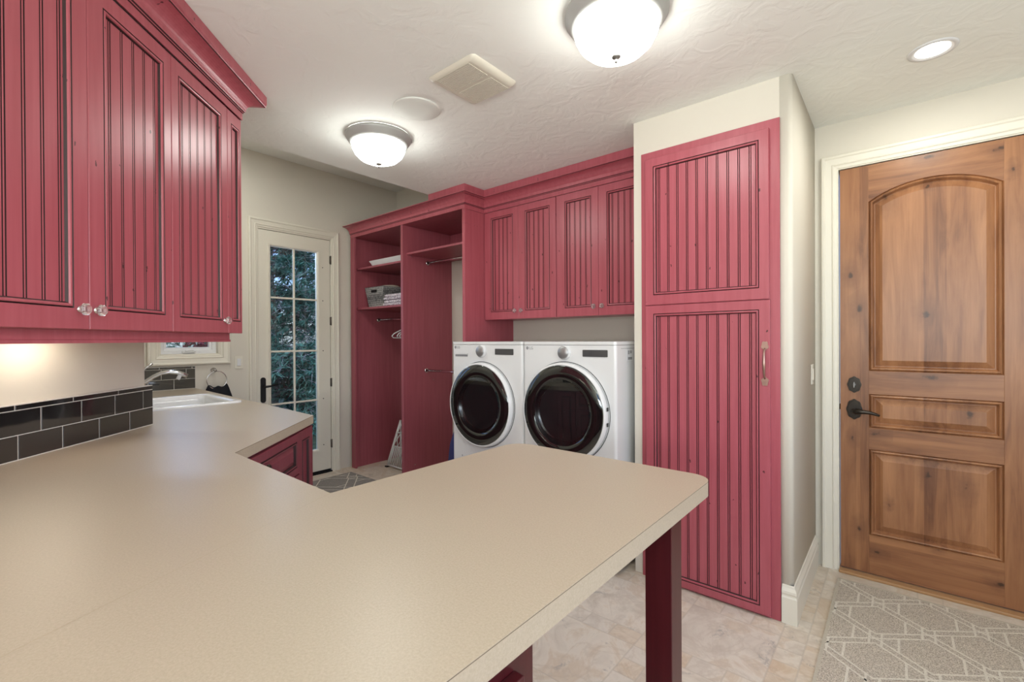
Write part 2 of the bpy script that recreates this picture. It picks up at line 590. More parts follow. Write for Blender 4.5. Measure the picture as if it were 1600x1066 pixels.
# block whose diagonal face carries the wall cabinets; it ends in a rounded corner over the sink counter
e0 = dg(2.372, -1.56); e1 = dg(-1.0, -1.56)
pl = [(e1[0], YFW + .002), (e1[0], e1[1]), dg(2.345, -1.56), dg(2.362, -1.565), dg(2.370, -1.578), (dg(2.37, -1.60)[0] - .01, .572), (XG + .002, .572), (XG + .002, YFW + .002)]
struct(M().prism(pl, 0, ZR - .001).build('wall_left', WALL), 'cream diagonal wall under the wall cabinets')
# closet bump that holds the tall cabinet
w = M()
w.box(-1.205, -1.150, YA + .012, YB, 0, ZC)
rc = [(-.443, YA + .012), (-.42, YA + .012)] + [(XS - .024 + .024 * math.sin(a), YA + .036 - .024 * math.cos(a)) for a in [math.pi / 2 * k / 8 for k in range(9)]] + [(XS, YB), (-.443, YB)]
w.prism(rc, 0, ZC, smooth=True)
w.box(-1.150, -.443, YA + .012, YB, 2.466, ZC)
o = w.build('wall_bump', WALL)
struct(o, 'cream wall box around the tall red cabinet')

# --- baseboards
BB = [(0, 0), (.017, 0), (.017, .125), (.013, .133), (.013, .140), (.016, .147), (.015, .158), (.008, .172), (.005, .182), (0, .184)]
struct(M().sweep([(-.437, YA + .012), (XS, YA + .012), (XS, YB - .03)], BB).build('baseboard_right', TRIM), 'tall cream baseboard around the wall corner')
struct(M().sweep([(XG, 2.733), (XG, 2.610)][::-1], [(-a, b) for a, b in BB]).build('baseboard_left', TRIM), 'cream baseboard beside the garden door')
struct(M().sweep([(-.437, YA + .012), (-.439, YA + .012)], BB).build('trim_1', TRIM))
bpy.data.objects.remove(bpy.data.objects['trim_1'])

# --- wooden entry door (door_1)
CAS = [(0, 0), (0, .020), (.006, .024), (.016, .024), (.022, .019), (.052, .015), (.058, .018), (.064, .013), (.078, .011), (.082, .006), (.086, .006), (.086, 0)]


def casing(name, u0, u1, v0, v1, mp, parent=None, all4=False, label=None):
    m = M()
    m.loops([(u0 + o_, u1 - o_, v0 + (o_ if all4 else 0), v1 - o_, p) for o_, p in CAS], mp, skip_bottom=not all4)
    return m.build(name, TRIM, parent)


o = casing('trim_1', -.355, .742, 0, 2.475, lambda u, v, p: (u, YB - p, v)); struct(o, 'cream casing around the wooden door')
m = M()
m.box(BX0, BX0 + .014, YB - .004, YB + .12, 0, BZ1); m.box(BX1 - .014, BX1, YB - .004, YB + .12, 0, BZ1); m.box(BX0, BX1, YB - .004, YB + .12, BZ1 - .014, BZ1)
struct(m.build('trim_2', TRIM), 'cream jamb of the wooden door')
struct(M().box(BX0 + .014, BX1 - .014, YB - .045, YB + .12, 0, .016).build('trim_3', OAK, bevel=.004), 'oak threshold under the wooden door')

dx0, dx1, dz0, dz1, dyf = -.263, .650, .022, 2.386, YB + .004
D1 = thing('door_1', 'knotty wooden entry door with arched top panel', 'door', (dx0, dyf, dz0)); D1['kind'] = 'structure'
PX0, PX1 = -.128, .412
RX1 = .515
st_ = M()
st_.box(dx0, PX0, dyf, dyf + .042, dz0, dz1); st_.box(PX1, dx1, dyf, dyf + .042, dz0, dz1)
st_.build('stile', ALD_V, D1, bevel=.0015)
PX1r = PX1
# the right stile is the wider half of the slab that runs out of the frame
rails = M()
for a, b in ((dz0, .245), (.742, .866), (1.062, 1.195)):
    rails.box(PX0, PX1r, dyf, dyf + .042, a, b)
arc = []
mid = (PX0 + PX1r) / 2; hw = (PX1r - PX0) / 2; sag = .086; zs = 2.174
rad = (hw * hw + sag * sag) / (2 * sag); czz = zs + sag - rad


def arch_pts(hw_, rad_, n=24):
    a = math.asin(hw_ / rad_)
    return [(mid - rad_ * math.sin(a - 2 * a * k / n), czz + rad_ * math.cos(a - 2 * a * k / n)) for k in range(n + 1)]


ap = arch_pts(hw, rad)
rails.prism([(PX0, dz1)] + ap + [(PX1r, dz1)], dyf, dyf + .042, mp=lambda u, v, w_: (u, w_, v))
rails.build('rail', ALD_H, D1)


def raised_panel(poly_fn, name):
    """poly_fn(inset) -> ring of (x,z); bead then raised field"""
    steps = [(0, -.000), (.004, .008), (.007, .001), (.012, -.003), (.017, .000), (.021, .012), (.026, .020), (.030, .020), (.062, .004), (.066, .004)]
    m = M()
    rings = [poly_fn(i) for i, _ in steps]
    n = len(rings[0])
    vs = [(x, dyf + dpt, z) for (i, dpt), ring in zip(steps, rings) for x, z in ring]
    fs = [(a * n + k, a * n + (k + 1) % n, (a + 1) * n + (k + 1) % n, (a + 1) * n + k) for a in range(len(steps) - 1) for k in range(n)]
    m.add(vs, fs, 0)
    last = rings[-1]
    tri = tessellate_polygon([[Vector((x, z, 0)) for x, z in last]])
    b = (len(steps) - 1) * n
    m.add([(x, dyf + .004, z) for x, z in last], [tuple(t) for t in tri], 0)
    return m.build(name, ALD_V, D1)


for a, b in ((.245, .742), (.866, 1.062)):
    raised_panel(lambda i, a=a, b=b: [(PX0 + i, a + i), (PX1r - i, a + i), (PX1r - i, b - i), (PX0 + i, b - i)], 'panel')


def arch_ring(i):
    pts = arch_pts(hw - i, rad - i)
    return [(PX0 + i, 1.195 + i), (PX1r - i, 1.195 + i)] + pts[::-1]


raised_panel(arch_ring, 'panel')
# hardware
hx = -.196


def scallop(cx, cz, rx, rz, n=48, k=8, amp=.045):
    return [(cx + rx * (1 + amp * math.cos(k * t)) * math.cos(t), cz + rz * (1 + amp * math.cos(k * t)) * math.sin(t)) for t in [2 * math.pi * i / n for i in range(n)]]


fy = lambda u, v, w_: (u, w_, v)
db = M().prism(scallop(hx, 1.113, .0325, .046), dyf - .009, dyf, mp=fy).prism(scallop(hx, 1.113, .026, .038), dyf - .013, dyf - .008, mp=fy).build('deadbolt', BRONZE, D1, bevel=.002)
M().tube([(hx, dyf - .012, 1.113), (hx, dyf - .019, 1.113)], .009, 14).box(hx - .004, hx + .004, dyf - .036, dyf - .016, 1.096, 1.130).build('thumb_turn', NICKEL, db, bevel=.003)
lv = M().prism(scallop(hx, .968, .037, .058), dyf - .009, dyf, mp=fy).prism(scallop(hx, .968, .030, .050), dyf - .013, dyf - .008, mp=fy).build('escutcheon', BRONZE, D1, bevel=.002)
LVP = [(hx, dyf - .012, .960), (hx, dyf - .050, .960), (hx + .012, dyf - .060, .961), (hx + .045, dyf - .060, .962), (hx + .075, dyf - .058, .960), (hx + .10, dyf - .056, .953), (hx + .118, dyf - .055, .946)]
M().tube(LVP, [.014, .014, .017, .012, .010, .0085, .006], 12).build('lever', BRONZE, lv)
M().lathe([(.001, .0), (.017, .0), (.017, .006), (.012, .009), (.001, .009)], (BX0 + .0135, YB + .03, .975), '+x', 20).build('strike', BLACKM, D1)

# --- garden door (door_2)
gx = XG + .003
mpG = lambda u, v, p: (XG + p, u, v)
struct(casing('trim_4', 1.711, 2.608, 0, 2.545, mpG), 'cream casing around the garden door')
m = M()
m.box(XG - .13, XG + .004, DY0, DY0 + .012, 0, DZ1); m.box(XG - .13, XG + .004, DY1 - .012, DY1, 0, DZ1); m.box(XG - .13, XG + .004, DY0, DY1, DZ1 - .012, DZ1)
struct(m.build('trim_5', TRIM), 'cream jamb of the garden door')
struct(M().box(XG - .13, XG + .02, DY0 + .012, DY1 - .012, 0, .012).build('trim_6', BLACKM), 'dark sill of the garden door')
gy0, gy1, gz0, gz1 = 1.794, 2.513, .030, 2.446
D2 = thing('door_2', 'cream garden door with eight glass panes', 'door', (XG, gy0, gz0)); D2['kind'] = 'structure'
GY0, GY1, GZ0, GZ1 = 1.913, 2.372, .255, 2.300
m = M()
m.loops([(gy0, gy1, gz0, gz1, -.045), (gy0, gy1, gz0, gz1, -.002), (gy0 + .002, gy1 - .002, gz0 + .002, gz1 - .002, 0),
         (GY0 - .028, GY1 + .028, GZ0 - .028, GZ1 + .028, 0), (GY0 - .026, GY1 + .026, GZ0 - .026, GZ1 + .026, .007), (GY0 - .010, GY1 + .010, GZ0 - .010, GZ1 + .010, .005),
         (GY0, GY1, GZ0, GZ1, -.008), (GY0, GY1, GZ0, GZ1, -.038), (GY0 - .03, GY1 + .03, GZ0 - .03, GZ1 + .03, -.045), (gy0, gy1, gz0, gz1, -.045)], mpG)
m.build('door_frame', TRIM, D2)
M().box(XG - .026, XG - .020, GY0 - .002, GY1 + .002, GZ0 - .002, GZ1 + .002).build('glass_pane', PANE, D2)
m = M()
m.box(XG - .019, XG - .004, 2.137 - .009, 2.137 + .009, GZ0, GZ1)
for z in (.771, 1.283, 1.806): m.box(XG - .018, XG - .005, GY0, GY1, z - .009, z + .009)
m.build('muntin', TRIM, D2, bevel=.003)
M().box(XG - .04, XG - .004, gy0 + .004, gy1 - .004, .014, .030).build('door_sweep', BLACKM, D2)
for z in (2.239, 1.593, .944, .296):
    M().tube([(XG + .006, 2.521, z - .045), (XG + .006, 2.521, z + .045)], .006, 10).box(XG - .001, XG + .003, 2.508, 2.530, z - .042, z + .042).build('hinge', HINGE, D2)
for z in (2.15, 1.803, 1.28, .78, .296): M().lathe([(.006, 0), (.005, .004), (.0001, .004)], (XG + .0005, 2.432, z), '+x', 10).build('screw_cap', HINGE, D2)
ey = 1.833
es = rrect(ey - .023, ey + .023, .800, 1.040, .0229, 8)
ep = M().prism(es, XG, XG + .011, mp=lambda u, v, w_: (w_, u, v)).build('escutcheon', BLACKM, D2, bevel=.003)
M().tube([(XG + .008, ey, .955), (XG + .05, ey, .955), (XG + .058, ey + .012, .955), (XG + .058, ey + .05, .957), (XG + .056, ey + .085, .964), (XG + .055, ey + .115, .966)], [.011, .011, .011, .009, .008, .006], 12).build('lever', BLACKM, ep)

# --- window
o = casing('trim_7', WY0 - .086 + .004, WY1 + .086 - .004, WZ0 - .086 + .006, WZ1 + .08, mpG, all4=True); struct(o, 'cream casing around the window over the sink')
m = M()
m.box(XG - .13, XG + .003, WY0 - .004, WY0 + .010, WZ0, WZ1); m.box(XG - .13, XG + .003, WY1 - .010, WY1 + .004, WZ0, WZ1)
m.box(XG - .13, XG + .003, WY0, WY1, WZ0 - .004, WZ0 + .012); m.box(XG - .13, XG + .003, WY0, WY1, WZ1 - .012, WZ1)
struct(m.build('trim_8', TRIM), 'cream jamb of the window')
W1 = thing('window_1', 'white casement window over the sink with crank handle', 'window', (XG - .06, WY0, WZ0)); W1['kind'] = 'structure'
fx = XG - .055
mpW = lambda u, v, p: (fx + p, u, v)
a, b, c_, d_ = WY0 + .010, WY1 - .010, WZ0 + .012, WZ1 - .012
m = M().loops([(a, b, c_, d_, -.05), (a, b, c_, d_, 0), (a + .030, b - .030, c_ + .030, d_ - .030, 0), (a + .034, b - .034, c_ + .034, d_ - .034, -.008), (a + .052, b - .052, c_ + .052, d_ - .052, -.012), (a + .056, b - .056, c_ + .056, d_ - .056, -.030), (a + .03, b - .03, c_ + .03, d_ - .03, -.05), (a, b, c_, d_, -.05)], mpW)
m.build('sash', WHITE_PL, W1)
M().box(fx - .030, fx - .025, a + .054, b - .054, c_ + .054, d_ - .054).build('glass_pane', PANE, W1)
M().box(fx - .002, fx + .016, 1.205, 1.300, c_ + .008, c_ + .024).tube([(fx + .014, 1.30, c_ + .02), (fx + .03, 1.27, c_ + .03), (fx + .028, 1.22, c_ + .026)], .006, 8).build('crank_handle', WHITE_PL, W1, bevel=.002)

# ------------------------------------------------------------------ red cabinet kit (local frame: x right, z up, front at y, facing -y)
def cab_door(parent, x0, x1, z0, z1, y, sl=.058, sr=.058, sb=.066, st=.060, pitch=.0525, first=None, t=.020, name='door', grooves=True):
    f = lambda u, v, w_: (u, y + w_, v)
    m = M()
    a, b, c, d = x0 + sl, x1 - sr, z0 + sb, z1 - st
    R = lambda i, w_: (a + i, b - i, c + i, d - i, w_)
    m.loops([(x0, x1, z0, z1, t), (x0, x1, z0, z1, .002), (x0 + .002, x1 - .002, z0 + .002, z1 - .002, 0),
             R(-.0025, 0), R(0, .0035), R(.002, .000), R(.005, -.0015), R(.009, -.0005), R(.011, .004), R(.0125, .0055), R(.015, .011)],
            f, [0, 0, 0, 1, 1, 0, 0, 0, 1, 1])
    fr = m.build(name, [RED, GLAZE], parent)
    # beadboard panel
    i = .015; py = y + .011
    pa, pb, pc, pd = a + i, b - i, c + i, d - i
    prof = [(pa - .004, 0, 0)]
    g = pa + (first if first is not None else pitch * .5)
    while grooves and g < pb - .008:
        prof += [(g - .0060, 0, 1), (g - .0042, .0050, 1), (g - .0022, .0003, 0), (g + .0022, .0003, 1), (g + .0042, .0050, 1), (g + .0060, 0, 0)]
        g += pitch
    prof.append((pb + .004, 0, 0))
    m = M(); vs = []; fs = []; ms = []
    for x, dp, _ in prof: vs += [(x, py + dp, pc - .004), (x, py + dp, pd + .004)]
    for k in range(len(prof) - 1):
        fs.append((2 * k, 2 * k + 2, 2 * k + 3, 2 * k + 1)); ms.append(prof[k][2])
    m.add(vs, fs, ms)
    m.box(pa - .004, pb + .004, py + .0065, y + t - .001, pc - .004, pd + .004)
    m.build('panel', [RED, GLAZE], fr)
    return fr


def knob(parent, x, z, y, mat=None, r=.0185):
    m = M()
    m.lathe([(.0095, 0), (.0095, .003), (.006, .005), (.0055, .008)], (x, y, z), '-y', 16, 1)
    m.lathe([(.007, .007), (r * .75, .010), (r, .016), (r * .98, .020), (r * .70, .026), (.0005, .027)], (x, y, z), '-y', 8, 0, smooth=False, a0=math.pi / 8)
    return m.build('knob', [mat or CRYSTAL, CHROME], parent)


def carcass(parent, x0, x1, y0, y1, z0, z1, name='carcass', mat=None):
    return M().box(x0, x1, y0, y1, z0, z1).build(name, mat or RED, parent, bevel=.0015)


CROWN = [(0, 0), (.004, 0), (.004, .034), (.009, .036), (.009, .041), (.014, .044)] + \
        [(.015 + .062 * (1 - math.cos(a)), .047 + .056 * math.sin(a)) for a in [math.radians(10 * k) for k in range(9)]] + \
        [(.080, .104), (.084, .106), (.086, .111), (.083, .115), (.078, .117), (0, .117)]
CRM = [0, 0, 1, 0, 1, 0] + [0] * 9 + [1, 0, 0, 0, 0, 0]
CRM = CRM[:len(CROWN) - 1]

# --- wall cabinets over the washers
UY = 2.966


def wall_cab(x0, xm, x1, xr, label):
    t = thing('wall_cabinet', label, 'cabinet', (x0, YB - .2, 1.56), 0, 'wall cabinets over the laundry machines')
    carcass(t, x0 + .001, xr, UY + .022, YB - .001, 1.566, 2.496)
    for a, b, kx in ((x0 + .002, xm - .001, xm - .034), (xm + .001, x1 - .002, xm + .034)):
        d_ = cab_door(t, a, b, 1.560, 2.497, UY, .080 if a < x0 + .01 else .070, .060, .068, .058, .0465, .022)
        knob(d_, kx, 1.628, UY)
    return t


wall_cab(-2.796, -2.408, -2.033, -2.033, 'red beadboard wall cabinet over the left machine, beside the open closet')
wall_cab(-2.031, -1.662, -1.285, -1.207, 'red beadboard wall cabinet over the right machine, beside the tall cabinet')

# --- open closet
CY = 2.732
CL = thing('open_closet', 'tall red open closet with shelves and hanging rods beside the garden door', 'closet', (-3.68, CY, 0))
M().box(-4.569, -4.535, CY, YB - .002, 0, 2.498).build('side_panel', RED_IN, CL, bevel=.001)
M().box(-4.570, -4.493, CY - .004, CY + .016, 0, 2.498).build('face_strip', RED_IN, CL, bevel=.001)
M().box(-3.686, -3.651, CY, YB - .002, 0, 2.498).build('divider_panel', RED_IN, CL, bevel=.001)
M().box(-2.832, -2.799, CY, YB - .002, 0, 2.498).build('side_panel', RED, CL, bevel=.001)
M().box(-4.569, -2.799, CY, YB - .002, 2.499, 2.516).build('top_panel', RED_IN, CL)
for a, b, z in ((-4.534, -3.687, 2.171), (-4.534, -3.687, 1.738), (-3.650, -2.833, 2.234)):
    M().box(a, b, CY + .045, YB - .03, z - .019, z).build('shelf', RED_IN, CL, bevel=.001)
M().box(-3.650, -2.833, YB - .022, YB - .003, 2.300, 2.498).build('cleat', RED_IN, CL)
for a, b, y, z in ((-4.534, -3.687, 3.050, 1.618), (-3.650, -2.833, 3.034, 2.166), (-3.650, -2.833, 3.010, 1.080)):
    r = M().tube([(a + .002, y, z), (b - .002, y, z)], .0125, 14).build('hanging_rod', CHROME, CL)
    for x, ax in ((a, '+x'), (b, '-x')):
        M().lathe([(.001, 0), (.024, 0), (.024, .006), (.018, .012), (.0135, .012)], (x, y, z), ax, 18).build('rod_cup', CHROME, r)
for x, y, z in ((-4.5345, CY + .10, 2.142), (-4.5345, CY + .10, 1.708), (-3.6865, CY + .10, 1.708), (-3.6505, CY + .10, 2.205), (-3.6505, 3.1, .98), (-3.6505, 2.86, .16)):
    s_ = -1 if x == -3.6865 else 1
    M().lathe([(.001, .008), (.004, .008), (.005, 0)], (x, y, z), '+x' if s_ > 0 else '-x', 8).build('shelf_pin', CHROME, CL)

# --- crown over closet and wall cabinets
CW = thing('crown_molding', 'red crown molding over the open closet and washer wall cabinets', 'molding', (-2.8, UY, 2.498))
zc0 = 2.498
path = [(-4.569, CY - .002), (-2.797, CY - .002), (-2.797, UY - .002), (-1.207, UY - .002)]
M().sweep(path, [(a * (1.12 if a > .02 else 1), zc0 + b) for a, b in CROWN], CRM).build('crown', [RED, GLAZE], CW)
fa = [(0, zc0 + .116), (.076, zc0 + .116), (.079, zc0 + .120), (.079, ZC - .001), (0, ZC - .001)]
M().sweep([(XE + .005, CY - .002)] + path[1:], fa).build('fascia', RED, CW)

# --- tall cabinet
TC = thing('tall_cabinet', 'tall red beadboard cabinet with two doors, set into the wall', 'cabinet', (-.8, YA + .3, 0))
k = .9935
m = M()
m.loops([(-1.153, -.440, 0.001, 2.468, .011), (-1.153, -.440, 0.001, 2.468, 0), (-1.153 + .002, -.442, 0.001, 2.466, -.002), (-1.105, -.500, .001, 2.40, -.002), (-1.105, -.500, .001, 2.40, .018)], lambda u, v, w_: (u, YA + w_, v))
m.box(-1.106, -.499, YA - .002, YA + .016, .001, .05); m.box(-1.106, -.499, YA - .002, YA + .016, 1.555, 1.60)
m.build('face_frame', RED, TC)
m = M()
m.box(-1.149, -1.13, YA + .02, YB - .03, .002, 2.464); m.box(-.464, -.445, YA + .02, YB - .03, .002, 2.464); m.box(-1.13, -.464, YB - .05, YB - .03, .002, 2.464)
m.build('carcass', RED_IN, TC)
TY = YA - .022
cab_door(TC, -1.128 * k, -.487 * k, 1.582, 2.422, TY, .050, .046, .058, .050, .0525, .014)
ld = cab_door(TC, -1.128 * k, -.484 * k, .014, 1.577, TY, .050, .050, .042, .048, .0525, .014)
px_, pz = -.502, 1.263
pm = M()
for sgn, zz in ((1, pz + .088), (-1, pz - .088)):
    pts = []
    for q in range(24):
        a = 2 * math.pi * q / 24
        rr = .0155 * (1 + .12 * math.cos(a * 5 + (math.pi / 2 if sgn > 0 else -math.pi / 2)))
        pts.append((px_ + rr * math.cos(a), zz + 1.45 * rr * math.sin(a)))
    pm.prism(pts, TY - .006, TY, mp=fy)
pm.tube([(px_, TY - .002, pz + .075), (px_, TY - .016, pz + .066), (px_, TY - .026, pz + .04), (px_, TY - .029, pz), (px_, TY - .026, pz - .04), (px_, TY - .016, pz - .066), (px_, TY - .002, pz - .075)], [.0045, .0045, .006, .0075, .006, .0045, .0045], 10)
pull = pm.build('pull_handle', COPPER, ld); pull['label'] = 'copper pull handle'

# --- diagonal wall cabinets
LD = 1.155                                 # local y of the door fronts


def left_cab(s0, s1, label):
    t = thing('wall_cabinet', label, 'cabinet', ((s0 + s1) / 2, LD + .2, 1.43), ROT, 'wall cabinets on the diagonal wall')
    carcass(t, s0, s1, LD + .021, 1.558, 1.436, 2.506)
    return t


t = left_cab(1.116, 1.903, 'red two-door beadboard wall cabinet, nearest, cut by the left edge')
dd_ = cab_door(t, 1.118, 1.509, 1.427, 2.503, LD, .058, .056, .064, .058, .053, .022); knob(dd_, 1.474, 1.486, LD)
dd_ = cab_door(t, 1.511, 1.902, 1.427, 2.503, LD, .062, .044, .064, .058, .053, .022); knob(dd_, 1.534, 1.486, LD)
t = left_cab(1.904, 2.450, 'red beadboard wall cabinet on the diagonal wall, its end nearest the window')
dd_ = cab_door(t, 1.905, 2.316, 1.427, 2.503, LD, .045, .054, .060, .058, .053, .022); knob(dd_, 2.282, 1.486, LD)
cab_door(t, 2.318, 2.450, 1.427, 2.503, LD, .037, .020, .060, .058, .053, None, name='narrow_panel', grooves=False)
LR = thing('light_rail', 'red light rail hanging under the diagonal wall cabinets', 'rail', (1.7, LD + .03, 1.385), ROT)
M().sweep([(1.116, LD + .030), (2.385, LD + .030), (2.385, 1.556)], [(-.018, 1.435), (0, 1.435), (0, 1.397), (.003, 1.394), (.003, 1.385), (-.014, 1.385), (-.018, 1.39)]).build('rail', RED, LR)
CW2 = thing('crown_molding', 'red crown molding over the diagonal wall cabinets at upper left', 'molding', (1.7, LD, 2.503), ROT)
z0_ = 2.508
M().sweep([(1.05, LD - .002), (2.450, LD - .002), (2.450, 1.556)], [(a, z0_ + b * 1.0) for a, b in CROWN], CRM).build('crown', [RED, GLAZE], CW2)
M().sweep([(1.05, LD - .002), (2.450, LD - .002), (2.450, 1.556)], [(0, z0_ + .116), (.083, z0_ + .116), (.088, z0_ + .122), (.088, ZC - .001), (0, ZC - .001)]).build('fascia', RED, CW2)
UL = thing('under_cabinet_light', 'small lit strip light under the diagonal wall cabinets', 'light', (1.75, 1.44, 1.42), ROT)
M().box(1.60, 1.90, 1.42, 1.48, 1.415, 1.4355).build('housing', WHITE_PL, UL)
M().box(1.61, 1.89, 1.43, 1.47, 1.409, 1.4149).build('lens', STRIPM, UL)

# ------------------------------------------------------------------ base cabinets
def poly_shell(parent, path, z0, z1, th, name, mat=RED):
    return M().sweep(path, [(0, z0), (0, z1), (-th, z1), (-th, z0), (0, z0)]).build(name, mat, parent)


FD = -.868                                 # diagonal front plane of the sink cabinet
ca = dg(1.715, FD); cb = dg(2.582, FD)
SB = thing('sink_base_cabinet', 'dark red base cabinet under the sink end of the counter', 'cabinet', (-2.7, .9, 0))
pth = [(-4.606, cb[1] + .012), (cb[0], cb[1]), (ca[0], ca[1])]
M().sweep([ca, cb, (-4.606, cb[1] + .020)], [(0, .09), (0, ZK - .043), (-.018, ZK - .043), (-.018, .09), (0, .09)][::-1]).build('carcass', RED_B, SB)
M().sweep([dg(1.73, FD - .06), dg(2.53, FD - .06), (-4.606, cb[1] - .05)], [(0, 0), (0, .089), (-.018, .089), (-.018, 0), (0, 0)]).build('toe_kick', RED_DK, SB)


def rot_place(o, rot):
    return o


# fronts on the diagonal: authored in the diagonal frame under an own frame matrix
class DM(M):
    """mesh authored in diagonal (s, y=-d) coordinates but stored in world coordinates"""
    def build(s, *a, **k):
        s.v = [(*dg(x, -y), z) for x, y, z in s.v]
        return M.build(s, *a, **k)


def flat_front(cls, parent, x0, x1, z0, z1, y, st, name, raised=False, t=.019):
    f = lambda u, v, w_: (u, y + w_, v)
    R = lambda i, w_: (x0 + st + i, x1 - st - i, z0 + st + i, z1 - st - i, w_)
    seq = [(x0, x1, z0, z1, t), (x0, x1, z0, z1, .002), (x0 + .002, x1 - .002, z0 + .002, z1 - .002, 0), R(-.003, 0), R(0, .004), R(.004, -.001), R(.009, 0), R(.013, .011)]
    ms = [0, 0, 0, 1, 1, 0, 1]
    if raised: seq += [R(.016, .011), R(.036, .003)]; ms += [1, 0]
    m = cls().loops(seq, f, ms)
    i = .036 if raised else .013
    m.add([f(x0 + st + i, z0 + st + i, .003 if raised else .011), f(x1 - st - i, z0 + st + i, .003 if raised else .011), f(x1 - st - i, z1 - st - i, .003 if raised else .011), f(x0 + st + i, z1 - st - i, .003 if raised else .011)], [(0, 1, 2, 3)])
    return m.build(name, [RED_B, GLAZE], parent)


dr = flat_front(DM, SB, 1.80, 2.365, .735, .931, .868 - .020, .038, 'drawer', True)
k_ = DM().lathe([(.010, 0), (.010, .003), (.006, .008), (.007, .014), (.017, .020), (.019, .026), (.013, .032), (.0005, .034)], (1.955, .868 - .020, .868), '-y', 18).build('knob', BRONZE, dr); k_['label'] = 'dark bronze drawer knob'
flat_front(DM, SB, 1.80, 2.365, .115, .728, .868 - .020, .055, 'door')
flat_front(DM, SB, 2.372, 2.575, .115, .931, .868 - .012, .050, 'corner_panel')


class RM(M):
    """authored facing -y, turned to face +y"""
    def build(s, *a, **k):
        s.v = [(-x, -y, z) for x, y, z in s.v]
        return M.build(s, *a, **k)


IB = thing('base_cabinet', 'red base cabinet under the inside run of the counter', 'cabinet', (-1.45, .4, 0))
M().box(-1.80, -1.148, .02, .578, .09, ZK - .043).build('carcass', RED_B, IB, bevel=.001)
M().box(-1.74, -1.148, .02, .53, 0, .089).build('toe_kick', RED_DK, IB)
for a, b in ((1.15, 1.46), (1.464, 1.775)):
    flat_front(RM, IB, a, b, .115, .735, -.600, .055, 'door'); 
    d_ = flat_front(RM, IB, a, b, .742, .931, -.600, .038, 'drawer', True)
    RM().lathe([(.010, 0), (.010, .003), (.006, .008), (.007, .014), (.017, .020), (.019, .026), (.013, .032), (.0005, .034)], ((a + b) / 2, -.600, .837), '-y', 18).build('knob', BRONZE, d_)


class XM(M):
    """authored facing -y, turned to face +x"""
    def build(s, *a, **k):
        s.v = [(-y, x, z) for x, y, z in s.v]
        return M.build(s, *a, **k)


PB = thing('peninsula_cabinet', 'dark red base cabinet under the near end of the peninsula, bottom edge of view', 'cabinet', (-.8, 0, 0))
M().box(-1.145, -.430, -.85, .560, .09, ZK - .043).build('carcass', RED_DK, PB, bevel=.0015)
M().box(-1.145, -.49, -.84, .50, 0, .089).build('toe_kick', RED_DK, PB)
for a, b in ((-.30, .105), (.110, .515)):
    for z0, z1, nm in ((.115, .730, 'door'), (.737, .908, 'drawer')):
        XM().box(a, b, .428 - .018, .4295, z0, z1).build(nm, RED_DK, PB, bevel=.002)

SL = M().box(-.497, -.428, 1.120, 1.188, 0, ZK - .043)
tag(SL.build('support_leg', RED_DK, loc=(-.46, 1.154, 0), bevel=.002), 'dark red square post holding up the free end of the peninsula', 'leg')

# ------------------------------------------------------------------ countertop with sink cut-out
def fillet(p0, p1, p2, r, n=8):
    a = Vector(p0) - Vector(p1); b = Vector(p2) - Vector(p1); a.normalize(); b.normalize()
    ang = math.acos(a.dot(b)); dist = r / math.tan(ang / 2)
    c = Vector(p1) + (a + b).normalized() * (r / math.sin(ang / 2))
    s_ = Vector(p1) + a * dist - c; e = Vector(p1) + b * dist - c
    t0 = math.atan2(s_.y, s_.x); t1 = math.atan2(e.y, e.x)
    while t1 - t0 > math.pi: t1 -= 2 * math.pi
    while t1 - t0 < -math.pi: t1 += 2 * math.pi
    return [(c.x + r * math.cos(t0 + (t1 - t0) * k / n), c.y + r * math.sin(t0 + (t1 - t0) * k / n)) for k in range(n + 1)]


A = (-.410, -.9); B = (-.410, 1.402); Cc = (-1.150, 1.400); Dd = (-1.150, .623); E_ = (-1.834, .630)
F_ = (-2.412, 1.214); G_ = (-4.606, 1.285); H_ = (-4.606, .585); I_ = (dg(2.385, -1.545)[0], .585); J_ = dg(2.372, -1.553); K_ = dg(.28, -1.553)
outer = [A] + fillet(A, B, Cc, .062) + fillet(B, Cc, Dd, .075) + [Dd, E_] + fillet(E_, F_, G_, .012, 4) + [G_, H_, I_, J_, K_, (K_[0] + .02, -.9)]
SX0, SX1, SY0, SY1 = -3.955, -3.285, .650, 1.188
hole = rrect(SX0 + .02, SX1 - .02, SY0 + .02, SY1 - .02, .045, 5)
CT = thing('countertop', 'cream laminate worktop with a peninsula running to the sink', 'countertop', (-1.2, .6, ZK - .042))
m = M()
no, nh = len(outer), len(hole)
tri = tessellate_polygon([[Vector((*p, 0)) for p in outer], [Vector((*p, 0)) for p in hole]])
allp = outer + hole
vs = [(*p, ZK) for p in allp]
m.add(vs, [tuple(t_) for t_ in tri], 0)
m.add([(*p, ZK - .042) for p in allp], [tuple(t_)[::-1] for t_ in tri], 0)
bands = [(ZK, ZK - .0012, 0), (ZK - .0012, ZK - .0026, 1), (ZK - .0026, ZK - .042, 0)]
for ring in (outer, hole):
    n = len(ring)
    for za, zb, mi in bands:
        m.add([(*p, za) for p in ring] + [(*p, zb) for p in ring], [(i, (i + 1) % n, n + (i + 1) % n, n + i) for i in range(n)], mi)
m.build('top', [COUNTER, LINER], CT)
